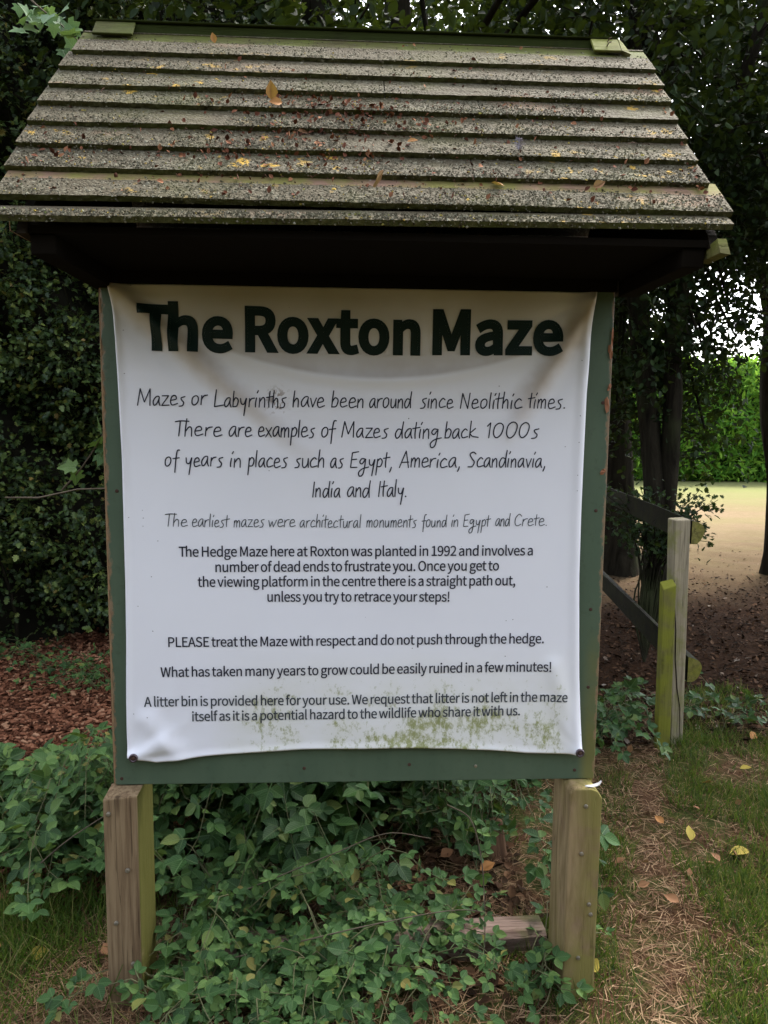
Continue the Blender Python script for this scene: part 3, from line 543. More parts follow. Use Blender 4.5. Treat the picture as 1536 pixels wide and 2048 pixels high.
HAND = [
    ('Mazes', -0.4431, 1.6402, -0.3216, 1),
    ('or', -0.3046, 1.6422, -0.2648, 1),
    ('Labyrinths', -0.2479, 1.6383, -0.0633, 1),
    ('have', -0.0461, 1.6396, 0.0355, 1),
    ('been', 0.0537, 1.6398, 0.1344, 1),
    ('around', 0.1522, 1.64, 0.2613, 1),
    ('since', 0.2843, 1.6414, 0.3709, 1),
    ('Neolithic', 0.3894, 1.6412, 0.5519, 1),
    ('times.', 0.5668, 1.6436, 0.666, 1),
    ('There', -0.3486, 1.5627, -0.2287, 1),
    ('are', -0.2107, 1.5626, -0.152, 1),
    ('examples', -0.1353, 1.5623, 0.0101, 1),
    ('of', 0.0283, 1.5634, 0.0662, 1),
    ('Mazes', 0.0799, 1.5625, 0.2015, 1),
    ('dating', 0.2199, 1.5619, 0.341, 1),
    ('back', 0.3503, 1.563, 0.4385, 1),
    ('1000s', 0.4618, 1.5654, 0.5998, 1),
    ('of', -0.3763, 1.4854, -0.3381, 1),
    ('years', -0.3224, 1.4845, -0.2276, 1),
    ('in', -0.2086, 1.4834, -0.1832, 1),
    ('places', -0.1641, 1.4833, -0.0604, 1),
    ('such', -0.0421, 1.4837, 0.0329, 1),
    ('as', 0.0513, 1.4839, 0.0848, 1),
    ('Egypt,', 0.1032, 1.4843, 0.2102, 1),
    ('America,', 0.231, 1.4856, 0.3899, 1),
    ('Scandinavia,', 0.4123, 1.4883, 0.6179, 1),
    ('India', 0.0045, 1.4065, 0.0759, 1),
    ('and', 0.0957, 1.407, 0.1554, 1),
    ('Italy.', 0.1772, 1.4084, 0.2496, 1),
    ('The', -0.3799, 1.3271, -0.3218, 0),
    ('earliest', -0.3095, 1.3259, -0.2124, 0),
    ('mazes', -0.2015, 1.3263, -0.1222, 0),
    ('were', -0.1107, 1.3266, -0.0408, 0),
    ('architectural', -0.0288, 1.3259, 0.1314, 0),
    ('monuments', 0.1467, 1.3274, 0.2788, 0),
    ('found', 0.2928, 1.3283, 0.3594, 0),
    ('in', 0.3726, 1.3291, 0.3886, 0),
    ('Egypt', 0.4041, 1.3296, 0.4772, 0),
    ('and', 0.4905, 1.3309, 0.5293, 0),
    ('Crete.', 0.5425, 1.332, 0.628, 0),
]

def text_mesh(entry, fat=0.0, refine=.011):
    """one placed line of lettering as a flat mesh laid on the vinyl; fat widens the strokes by an outline band"""
    import bmesh
    txt, x0, z0, x1, z1, cap, track, lig, space = entry
    x = 0.0; items = []
    for i,ch in enumerate(txt):
        if ch == ' ': x += space; continue
        adv, cs = GLY[ch]; items.append((x, cs)); x += adv + track
        if lig and ch == 'T' and txt[i+1:i+2] == 'h': x -= lig
    lo = min(px+c for px,cs in items for sp in cs for c in sp[0::2]); hi = max(px+c for px,cs in items for sp in cs for c in sp[0::2])
    x0 += fat; x1 -= fat; z0 += fat; z1 += fat; cap -= 2*fat
    sx = (x1-x0)/(hi-lo); sz = cap/1027.0
    bm = bmesh.new()
    def cut(me_):
        b2 = bmesh.new(); b2.from_mesh(me_)
        for it in range(6):
            es = [e for e in b2.edges if e.calc_length() > refine]
            if not es: break
            bmesh.ops.subdivide_edges(b2, edges=es, cuts=1); bmesh.ops.triangulate(b2, faces=b2.faces[:])
        b2.to_mesh(me_); b2.free()
    for gi,(px, cs) in enumerate(items):
        cu = bpy.data.curves.new("lettering", 'CURVE'); cu.dimensions = '2D'; cu.fill_mode = 'FRONT'; polys = []
        for sp in cs:
            P = []
            for k in range(len(sp)//2):
                X = x0+(px+sp[2*k]-lo)*sx; P.append((X, z0+(z1-z0)*(X-x0)/(x1-x0)+sp[2*k+1]*sz))
            P = [p for k,p in enumerate(P) if math.dist(p,P[k-1]) > 1e-6]; polys.append(P)
            s = cu.splines.new('POLY'); s.points.add(len(P)-1); s.use_cyclic_u = True
            for k,p in enumerate(P): s.points[k].co = (p[0],p[1],0,1)
        ob = bpy.data.objects.new("lettering", cu); COL.objects.link(ob)
        me = bpy.data.meshes.new_from_object(ob.evaluated_get(bpy.context.evaluated_depsgraph_get()))
        bpy.data.objects.remove(ob); bpy.data.curves.remove(cu)
        cut(me)
        n = len(me.vertices); co = np.empty(n*3, np.float32); me.vertices.foreach_get("co", co); co = co.reshape(-1,3)
        out = np.stack([co[:,0], ban_y(co[:,0],co[:,1])-.0014-.00004*(gi%4), co[:,1]], -1)
        me.vertices.foreach_set("co", out.astype(np.float32).ravel()); bm.from_mesh(me); bpy.data.meshes.remove(me)
        if fat:
            def area(P): return .5*sum(P[k-1][0]*P[k][1]-P[k][0]*P[k-1][1] for k in range(len(P)))
            big = max(polys, key=lambda P: abs(area(P))); sg = 1 if area(big) > 0 else -1
            for P in polys:
                Q = []
                for k in range(len(P)):          # densify so the band follows the folds
                    a = np.array(P[k]); b_ = np.array(P[(k+1)%len(P)]); l_ = np.linalg.norm(b_-a); m_ = max(1,int(l_/.003)); m_ = max(m_,6) if l_ > .006 else m_
                    Q += [a+(b_-a)*q/m_ for q in range(m_)]
                n = len(Q); O = []
                for k in range(n):
                    d0 = Q[k]-Q[k-1]; d1 = Q[(k+1)%n]-Q[k]; d0 = d0/np.linalg.norm(d0); d1 = d1/np.linalg.norm(d1)
                    n0 = np.array([d0[1],-d0[0]])*sg; n1 = np.array([d1[1],-d1[0]])*sg
                    m_ = n0+n1; l = max(np.dot(m_,n0),.45); O.append(Q[k]+m_/l*fat)
                vi = [bm.verts.new((q[0], float(ban_y(q[0],q[1]))-.0017-.00004*(gi%4), q[1])) for q in Q]
                vo = [bm.verts.new((q[0], float(ban_y(q[0],q[1]))-.0017-.00004*(gi%4), q[1])) for q in O]
                for k in range(n):
                    try: bm.faces.new((vi[k],vi[(k+1)%n],vo[(k+1)%n],vo[k]))
                    except ValueError: pass
    me = bpy.data.meshes.new("lettering"); bm.to_mesh(me); bm.free(); me.update(); return me
for t,a,b_,c,d in TITLE:
    link("title_word", text_mesh((t,a,b_,c,d,.1165,40,235 if t=='The' else 0,300), fat=.0068, refine=.007), M_TITLE, BANNER)
for k,(t,a,b_,c,d) in enumerate(SANS):
    link("printed_line", text_mesh((t,a,b_,c,d,.0272,-32,110,212), fat=.00045), M_INK if k < 6 else M_INKG, BANNER)

HG = {
'a':(.80,".62,.95 .3,.98 .02,.5 .12,.05 .4,.25 .62,.95|.62,.95 .6,.4 .74,0"),
'b':(.72,".12,1.75 .06,.8 .03,0|.03,.5 .3,1 .6,.75 .45,.12 .03,.03"),
'c':(.70,".6,.85 .35,1 .03,.55 .15,.05 .70,.18"),
'd':(.82,".62,.9 .25,.98 .0,.45 .15,.0 .45,.25 .66,1.0|.74,1.8 .66,.8 .72,.0"),
'e':(.74,".05,.5 .55,.65 .45,1 .15,.9 .02,.4 .2,.02 .72,.2"),
'f':(.58,".66,1.72 .42,1.68 .30,1.0 .22,-.7|-.05,.8 .65,.9"),
'g':(.88,".62,.95 .25,.98 .05,.62 .30,.42 .66,.95|.66,.95 .60,.1 .45,-.75 .12,-.95 .0,-.55 .35,-.15 1.05,.08"),
'h':(.70,".1,1.8 .04,.9 .02,0|.02,.45 .3,.95 .5,.8 .53,0"),
'i':(.26,".10,.95 .05,.4 .06,0|.13,1.42 .24,1.68"),
'k':(.80,".1,1.75 .03,0|.58,1 .05,.5|.05,.5 .3,.2 .92,.08"),
'l':(.24,".1,1.8 .05,.9 .05,0"),
'm':(.98,".03,.95 .02,0|.02,.5 .22,.95 .38,.8 .38,0|.38,.5 .6,.95 .78,.8 .80,0"),
'n':(.72,".03,.95 .02,0|.02,.5 .3,.97 .5,.8 .54,0"),
'o':(.75,".35,1 .05,.75 .03,.2 .25,0 .55,.3 .58,.8 .35,1"),
'p':(.70,".1,.95 .05,0 .0,-.85|.05,.6 .35,1 .6,.7 .45,.15 .06,.1"),
'r':(.58,".06,.95 .03,0|.03,.5 .25,.9 .58,1"),
's':(.62,".58,1 .2,.85 .25,.6 .45,.35 .35,.02 .0,-.06"),
't':(.48,".22,1.65 .15,.6 .18,0|-.12,1.0 .60,1.14"),
'u':(.76,".03,.95 .05,.2 .25,0 .5,.3 .58,.95|.58,.95 .62,0"),
'v':(.60,".0,.95 .25,0|.25,0 .58,1"),
'w':(1.0,"0,.95 .2,0|.2,0 .45,.8|.45,.8 .62,0|.62,0 .98,1"),
'x':(.66,"0,.95 .62,0|.62,1 0,0"),
'y':(.74,".02,.95 .1,.4 .4,.35 .6,.95|.64,.95 .5,0 .40,-.9"),
'z':(.72,"0,.95 .6,.97|.6,.97 0,0|0,0 .68,.05"),
'M':(1.36,"0,0 .2,1.75|.2,1.75 .65,.35|.65,.35 1.15,1.75|1.15,1.75 1.2,0"),
'L':(.88,".14,1.75 .05,.9 .0,.02|0,.02 .5,.12 .92,.2"),
'N':(1.02,"0,0 .12,1.7|.12,1.7 .75,0|.75,0 .87,1.75"),
'T':(.78,"0,1.60 .5,1.7 1.2,1.66|.45,1.7 .42,.8 .38,0"),
'E':(.78,".78,1.72 .12,1.6|.12,1.6 .02,.02|.02,.02 .70,.05|.06,.85 .62,.92"),
'A':(.98,"0,0 .55,1.75|.55,1.75 .88,0|.15,.55 .88,.6"),
'S':(.88,".85,1.5 .5,1.72 .15,1.45 .4,1.0 .7,.6 .5,.1 0,.05"),
'I':(.28,".12,1.75 .02,0"),
'C':(.90,".88,1.4 .5,1.7 .08,1.1 .1,.3 .4,0 .88,.25"),
'1':(.50,"0,1.3 .27,1.7|.27,1.7 .22,0"),
'0':(.98,".5,1.66 .10,1.3 .03,.45 .30,.02 .68,.4 .82,1.3 .5,1.66"),
'.':(.20,".05,.02 .07,.10 .12,.04"),
',':(.25,".16,.12 .10,-.15 .0,-.40")}
def catmull(p, n=5):
    p = [np.array(q) for q in p]
    if len(p) < 3: return p
    closed = np.allclose(p[0],p[-1])
    ext = [p[-2] if closed else 2*p[0]-p[1]]+p+[p[1] if closed else 2*p[-1]-p[-2]]
    out = []
    for i in range(1,len(ext)-2):
        a,b,c,d = ext[i-1],ext[i],ext[i+1],ext[i+2]
        for k in range(n):
            t = k/n; out.append(.5*(2*b+(c-a)*t+(2*a-5*b+4*c-d)*t*t+(3*b-3*c+d-a)*t**3))
    return out+[p[-1]]
def hand_mesh(words):
    vs = []; fs = []
    for txt,x0,z0,x1,big in words:
        xh = .0244 if big else .0192; w0 = .0016 if big else .0011
        items = []; x = 0
        for ch in txt:
            adv, st = HG[ch]
            jx = rng.uniform(-.03,.03); jy = rng.uniform(-.04,.04); ks = rng.uniform(.94,1.06)
            for s in st.split('|'):
                pts = [tuple(map(float,q.split(','))) for q in s.split()]
                items.append([np.array((x+jx+px*ks+.06*pz, pz*ks+jy)) for px,pz in catmull(pts)])
            x += adv+.10
        lo = min(q[0] for it in items for q in it); hi = max(q[0] for it in items for q in it)
        sx = (x1-x0)/(hi-lo)
        for it in items:
            P = np.array([(x0+(q[0]-lo)*sx, z0+q[1]*xh) for q in it])
            T = np.gradient(P, axis=0) if len(P) > 1 else np.zeros_like(P)
            T /= np.maximum(np.linalg.norm(T,axis=1,keepdims=True),1e-9); Nn = np.stack([-T[:,1],T[:,0]],-1)
            w = w0*(.92+.16*np.sin(np.linspace(0,3.1,len(P))))
            P = np.concatenate([[P[0]-T[0]*w0*.5],P,[P[-1]+T[-1]*w0*.5]]); Nn = np.concatenate([[Nn[0]],Nn,[Nn[-1]]]); w = np.concatenate([[w0*.5],w,[w0*.5]])
            b0 = len(vs)
            for p_,n_,ww in zip(P,Nn,w):
                for sg in (-1,1):
                    q = p_+n_*sg*ww; vs.append((q[0], float(ban_y(q[0],q[1]))-.0012-(b0%7)*.00004, q[1]))
            for k in range(len(P)-1): fs.append((b0+2*k,b0+2*k+2,b0+2*k+3,b0+2*k+1))
    b = MB(); b.add(vs,fs); return b
for lo_,hi_ in ((0,9),(9,17),(17,26),(26,29),(29,40)):
    hand_mesh(HAND[lo_:hi_]).build("handwritten_line", M_INK if lo_ < 29 else M_INKG, BANNER)

# --- roof
C8 = [(.106,2.583),(.028,2.499),(-.028,2.437),(-.083,2.375),(-.135,2.315),(-.190,2.252),(-.250,2.184),(-.307,2.119),(-.374,2.043)]
XLs = [-.579,-.588,-.603,-.608,-.615,-.619,-.622,-.624,-.619]; XRs = [.881,.879,.881,.882,.878,.879,.880,.884,.905]
nrm = np.array([-.75,.661]); ups = np.array([.661,.75])       # outward and up-slope in (y,z)
def course(i, front=True):
    A = np.array(C8[i]); U = np.array(C8[i-1]); t = .0135
    x0, x1 = XLs[i], XRs[i]; nx = 150 if front else 20; rows = 7
    joint = {3:.18,4:.405,6:-.21,7:.365}.get(i) if front else None          # butt joints between two lengths of board
    xs = np.linspace(x0,x1,nx)
    if joint is not None: xs = np.sort(np.concatenate([xs[np.abs(xs-joint)>.004],[joint-.0012,joint+.0012]])); nx = len(xs)
    vs = []; 
    for x in xs:
        dz = .0026*wob(x,i)+.0007*math.sin(x*90+i)+(.0016 if joint is not None and x > joint else 0)
        a = A+ups*dz*1.2+nrm*wob(x,i+9,.0012); bt = a+nrm*t; top = U+ups*.022-nrm*.0012; tb = top-nrm*.006
        col = [a, a+nrm*t*.5+ups*-.001*math.sin(x*140), bt]
        for k in range(1,rows+1):
            s = k/rows; q = bt+(top-bt)*s; col.append(q+nrm*.0008*math.sin(x*31+k*2.3+i)*(1-s))
        col.append(tb)
        for y,z in col: vs.append((x, y if front else .24-y, z))
    R = rows+4; fs = []; mi = []
    for j in range(nx-1):
        if joint is not None and abs((xs[j]+xs[j+1])/2-joint) < .0005: continue
        for k in range(R):
            k2 = (k+1)%R; f = (j*R+k, (j+1)*R+k, (j+1)*R+k2, j*R+k2)
            fs.append(f if front else f[::-1]); mi.append(1 if k < 2 else (3 if i == 8 and front and k >= 6 else (4 if i == 1 and front and k >= 6 else 0)))
    fs += [tuple(range(R)), tuple(range((nx-1)*R,nx*R))[::-1]]; mi += [0,0]
    nv = len(vs)
    if front:                                   # crust of lichen: small chips standing on the wood
        n = int(5600*(x1-x0)/1.47*(.30,.30,.42,.6,.75,.85,1.0,1.1,1.2)[i])
        gx = rng.uniform(x0+.006,x1-.004,n); s = rng.beta(.85,1.5,n)*.9
        dens = .5+.5*np.sin(gx*5.1+i*2.2)*np.sin(gx*2.3+i); keep = rng.random(n) < (.40+.6*dens)*(1-.55*s)*(1.0 if i < 8 else np.where(s > .62,.06,1.0)); gx = gx[keep]; s = s[keep]
        onedge = rng.random(len(gx)) < .04
        for x, q, oe in zip(gx, s, onedge):
            a = A+nrm*t; top = U+ups*.022-nrm*.0012
            if math.sin(x*2.1+i*5.3)*math.sin(x*5.7-i*3.1)+.5*math.sin(x*13+i) > .62+.3*rng.random(): continue      # worn patches stay bare
            if oe: c = A+nrm*t*rng.random(); nn = -ups
            else: c = a+(top-a)*q; nn = nrm
            r = rng.uniform(.001,.0034)*(1 if rng.random() < .94 else 1.7); h = rng.uniform(.0006,.002)
            an = rng.uniform(0,2.1); tv = np.array([nn[1],-nn[0]]); b0 = len(vs)
            for k in range(4):
                aa = an+k*1.571+rng.uniform(-.3,.3); o2 = c+tv*r*math.sin(aa)+nn*(-.0006+(h if k%2 else h*.5))
                vs.append((x+r*math.cos(aa), o2[0], o2[1]))
            o2 = c+nn*(h*1.5); vs.append((x,o2[0],o2[1]))
            for k in range(4): fs.append((b0+k,b0+(k+1)%4,b0+4)); mi.append(2)
    b = MB(); b.v = vs; b.f = fs; b.m = mi
    return b.build("roof_board", [M_ROOF,M_EDGE,M_GRIT,M_BARE,M_CAPT], SIGN)
for i in range(1,9): course(i)
for i in range(1,9): course(i, False)
# eave board under the last course
def eave(front=True):
    nx = 120; vs=[]; fs=[]; mi=[]
    for j in range(nx):
        u = j/(nx-1); x = -.606+u*(.893+.606)
        A = np.array((-.420+u*.013, 1.990+u*.017)); d = np.array([.80,.60]); n2 = np.array([-.60,.80])
        w = .0010*wob(x,3); col = [A+n2*w, A+n2*(.013+w), A+n2*(.013+w)+d*.02, A+n2*.010+d*.05, A+n2*.001+d*.05]
        for y,z in col: vs.append((x,y if front else .24-y,z))
    for j in range(nx-1):
        for k in range(5):
            f = (j*5+k,(j+1)*5+k,(j+1)*5+(k+1)%5,j*5+(k+1)%5); fs.append(f if front else f[::-1]); mi.append(1 if k==0 else 0)
    fs += [(0,1,2,3,4),tuple(range((nx-1)*5,nx*5))[::-1]]; mi += [0,0]
    if front:
        for q in range(2200):
            u = rng.random(); x = -.60+u*1.485; A = np.array((-.420+u*.013,1.990+u*.017)); d = np.array([.80,.60]); n2 = np.array([-.60,.80])
            s = rng.random()*.03; c = A+n2*.0133+d*s; nn = n2
            if rng.random() < .08: c = A+n2*.013*rng.random(); nn = -d
            r = rng.uniform(.0012,.0038); h = rng.uniform(.0008,.0026); an = rng.uniform(0,2); tv = np.array([nn[1],-nn[0]]); b0 = len(vs)
            for k in range(4):
                aa = an+k*1.571; o2 = c+tv*r*math.sin(aa)+nn*(-.0005+h*(k%2)); vs.append((x+r*math.cos(aa),o2[0],o2[1]))
            o2 = c+nn*h*1.4; vs.append((x,o2[0],o2[1]))
            for k in range(4): fs.append((b0+k,b0+(k+1)%4,b0+4)); mi.append(2)
    b = MB(); b.v=vs; b.f=fs; b.m=mi; b.build("eave_board",[M_ROOF,M_EDGE,M_GRIT],SIGN)
eave(); eave(False)
# ridge: an upright plank with a cap block left at each end
b = MB(); b.box((-.560,.118,2.555),(.812,.136,2.620)); b.build("ridge_plank", [M_DARKMOSS], SIGN, bevel=.003)
b = MB(); b.hexa([(-.562,.112,2.6215),(.795,.112,2.6205),(.795,.150,2.6215),(-.562,.150,2.6225),(-.562,.110,2.6265),(.795,.110,2.6245),(.795,.150,2.6255),(-.562,.150,2.6275)]); b.build("ridge_cap", [M_DARKMOSS], SIGN, bevel=.002)
for x0,x1,nails in ((-.556,-.455,[]),(.735,.808,[(.772,.35),(.778,.75)])):
    p0 = np.array((.080,2.572)); p1 = np.array((.117,2.617)); n2 = np.array([-.83,.556])*.006
    b = MB(); b.prism([tuple(p0-n2*.2),tuple(p0+n2),tuple(p1+n2),tuple(p1-n2*.2)], x0, x1)
    cb = b.build("cap_block", M_CAPW if x0 > 0 else M_CAPL, SIGN, bevel=.002)
    for nx_,s in nails:
        c = p0+(p1-p0)*s+n2; b = MB(); b.tube([(nx_,c[0],c[1]),(nx_+.003,c[0]-.006,c[1]+.006),(nx_+.009,c[0]-.007,c[1]+.008)],[.0015,.0015,.0012],6); b.build("nail", M_RUST, cb)
b = MB(); b.hexa([(.8095,.088,2.572),(.830,.080,2.560),(.830,.118,2.600),(.8095,.125,2.618),(.8095,.080,2.579),(.832,.072,2.566),(.822,.112,2.612),(.8095,.117,2.627)]); b.build("cap_block", M_CAPW, SIGN)
# gables, rafters, soffit and arms
M_GABLE = wood_mat("dark_gable_boards", (.03,.022,.014), (.012,.01,.007), None, grain=(60,4,60))
for x0,x1 in ((-.572,-.552),(.852,.872)):
    b = MB(); b.prism([(-.400,1.972),(.640,1.972),(.62,2.00),(.12,2.556),(-.385,2.002)][::-1], x0, x1); b.build("gable_panel", M_GABLE, SIGN)
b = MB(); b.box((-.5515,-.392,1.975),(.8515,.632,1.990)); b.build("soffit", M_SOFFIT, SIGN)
for x0,x1 in ((-.5505,-.500),(.8,.848)):
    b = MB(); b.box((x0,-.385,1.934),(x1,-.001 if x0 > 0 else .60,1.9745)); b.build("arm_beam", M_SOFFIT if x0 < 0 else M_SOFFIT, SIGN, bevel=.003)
b = MB(); b.hexa([(.853,-.445,1.953),(.872,-.450,1.949),(.872,-.350,1.949),(.853,-.350,1.953),(.853,-.428,1.985),(.872,-.428,1.985),(.872,-.350,1.9715),(.853,-.350,1.9715)]); b.build("bracket_end", M_CAPW, SIGN)
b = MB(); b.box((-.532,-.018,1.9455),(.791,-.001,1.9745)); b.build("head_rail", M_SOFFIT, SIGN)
b = MB(); b.tube([(-.602,-.36,2.03),(-.607,-.34,1.99),(-.568,-.2,1.9715),(-.545,.02,1.969)],[.001]*4,4); b.build("loose_thread", M_SPLIT, SIGN)

# ================================================================== GROUND
def m_ground():
    mt, nt, p = newmat("woodland_ground")
    v = pos(nt); s = sepv(nt, v)
    wn = noise(nt, v, .9, 4, .6); w = mth(nt,'MULTIPLY',mth(nt,'SUBTRACT',wn,.5),2.2)
    fn = noise(nt, v, 45, 5, .7); mn = noise(nt, v, 6, 4, .6)
    litter = ramp(nt, fn, [(.3,(.008,.004,.002)),(.55,(.024,.012,.006)),(.75,(.055,.030,.016))])
    chips = ramp(nt, voro(nt, mapv(nt, v, (60,110,60)), 1.0, out="Color"), [(.0,(.03,.012,.007)),(.5,(.12,.045,.024)),(1.0,(.25,.115,.065))])
    soil = ramp(nt, fn, [(.3,(.025,.013,.007)),(.6,(.075,.042,.022)),(.8,(.14,.09,.05))])
    grassy = ramp(nt, fn, [(.3,(.018,.030,.008)),(.6,(.05,.065,.018)),(.8,(.10,.10,.035))])
    front = mixc(nt, ramp(nt, mn, [(.42,0.0),(.6,.8)]), soil, grassy)
    c = mixc(nt, ramp(nt, mth(nt,'ADD',s[1],w), [(1.3,0.0),(2.3,1.0)]), front, litter)
    left = mth(nt,'MULTIPLY', ramp(nt, s[0], [(-.75,1.0),(-.45,0.0)]), ramp(nt, mth(nt,'ADD',s[1],mth(nt,'MULTIPLY',w,.3)), [(.5,0.0),(.75,1.0)]))
    c = mixc(nt, left, c, chips)
    # open lawn: bleached grass with greener drifts
    lw = mixc(nt, ramp(nt, noise(nt, mapv(nt, v, (.5,1.2,1)), 1.0, 5, .65), [(.35,0.0),(.65,1.0)]), (.16,.115,.078), (.125,.108,.055))
    lw = mixc(nt, ramp(nt, noise(nt, mapv(nt, v, (7,16,7)), 1.0, 8, .8), [(.35,0.0),(.65,.75)]), lw, (.10,.075,.04))
    green = ramp(nt, mth(nt,'ADD',s[1],mth(nt,'MULTIPLY',w,1.2)), [(12.0,0.0),(17.0,.8)])
    lw = mixc(nt, green, lw, (.125,.14,.055))
    yy = mth(nt,'ADD',mth(nt,'SUBTRACT',s[1],mth(nt,'MULTIPLY',s[0],.35)),w)
    c = mixc(nt, ramp(nt, yy, [(3.4,0.0),(4.8,.35),(8.5,1.0)]), c, lw)
    setc(nt, p, c, .95, .02); bump(nt, p, mth(nt,'ADD',fn,mth(nt,'MULTIPLY',mn,.6)), .8, .02)
    return mt
def gz(x, y):
    x = np.asarray(x,float); y = np.asarray(y,float)
    r = np.hypot(x-.1,y)
    return .012*np.sin(x*3.1+y*1.3)*np.sin(y*2.7-x*.9)*np.clip(r/.8,0,1)+.006*np.sin(x*9+y*7)*np.clip(r/.8,0,1)
ax_ = np.concatenate([-np.geomspace(400,4.5,28), np.arange(-4.4,7.0,.075), np.geomspace(7.1,400,28)])
ay_ = np.concatenate([-np.geomspace(400,3.6,26), np.arange(-3.5,9.0,.075), np.geomspace(9.1,500,30)])
gx, gy = np.meshgrid(ax_, ay_); far = np.clip(1-(np.hypot(gx,gy)-8)/10,0,1)
V = np.stack([gx,gy,gz(gx,gy)*far],-1).reshape(-1,3); ii = np.arange(len(V)).reshape(gx.shape)
q = np.stack([ii[:-1,:-1],ii[:-1,1:],ii[1:,1:],ii[1:,:-1]],-1).reshape(-1,4)
me = raw_mesh("ground", V, q.ravel(), np.arange(len(q))*4, np.full(len(q),4))
tag(link("ground", me, m_ground(), None, True), kind="structure")

# ================================================================== LEAF COLOURS
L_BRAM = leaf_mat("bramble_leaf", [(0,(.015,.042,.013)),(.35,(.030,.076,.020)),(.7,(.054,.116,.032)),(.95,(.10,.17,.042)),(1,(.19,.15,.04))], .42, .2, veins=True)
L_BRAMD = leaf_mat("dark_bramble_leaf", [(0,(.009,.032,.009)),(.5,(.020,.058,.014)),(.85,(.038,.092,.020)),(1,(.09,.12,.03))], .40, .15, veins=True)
L_HEDGE = leaf_mat("hawthorn_leaf", [(0,(.010,.026,.007)),(.5,(.032,.062,.014)),(.85,(.085,.125,.026)),(.97,(.15,.18,.035)),(1,(.18,.12,.03))], .42, .15, .3)
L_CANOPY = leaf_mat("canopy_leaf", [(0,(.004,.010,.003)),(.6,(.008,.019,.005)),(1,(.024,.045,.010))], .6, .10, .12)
L_LIGHT = leaf_mat("pale_sycamore_leaf", [(0,(.05,.11,.045)),(.6,(.075,.15,.05)),(1,(.11,.19,.06))], .45, .25, veins=True)
L_MAZE = leaf_mat("maze_hedge_leaf", [(0,(.045,.13,.015)),(.5,(.10,.26,.03)),(1,(.24,.42,.05))], .5, .45)
L_DRY = leaf_mat("dry_brown_leaf", [(0,(.10,.045,.022)),(.5,(.20,.095,.045)),(1,(.30,.16,.08))], .7, .1, .2)
L_YEL = leaf_mat("yellow_leaf", [(0,(.30,.21,.03)),(.5,(.38,.28,.05)),(1,(.30,.30,.06))], .6, .2, .2)
L_ORG = leaf_mat("orange_leaf", [(0,(.30,.12,.03)),(.5,(.34,.16,.05)),(1,(.26,.09,.03))], .65, .1, .2)
M_STEM = plain("green_brown_stem", (.10,.10,.045), .7, .2, nz=.4)
M_TWIG = plain("grey_brown_twig", (.12,.095,.07), .85, .1, nz=.4)
M_BARK = None
def m_bark():
    mt, nt, p = newmat("dark_ridged_bark"); v = pos(nt)
    r = noise(nt, mapv(nt, v, (14,14,2.2)), 1.0, 6, .7, .6)
    c = ramp(nt, r, [(.3,(.006,.005,.004)),(.6,(.022,.019,.013)),(.8,(.05,.043,.032))])
    c = mixc(nt, ramp(nt, noise(nt, v, 2.5, 4), [(.5,0.0),(.7,.5)]), c, (.035,.045,.018))
    setc(nt, p, c, .95, .02); bump(nt, p, r, 1.0, .03); return mt
M_BARK = m_bark()

def rand_dirs(n):
    v = rng.normal(size=(n,3)); return norm(v)

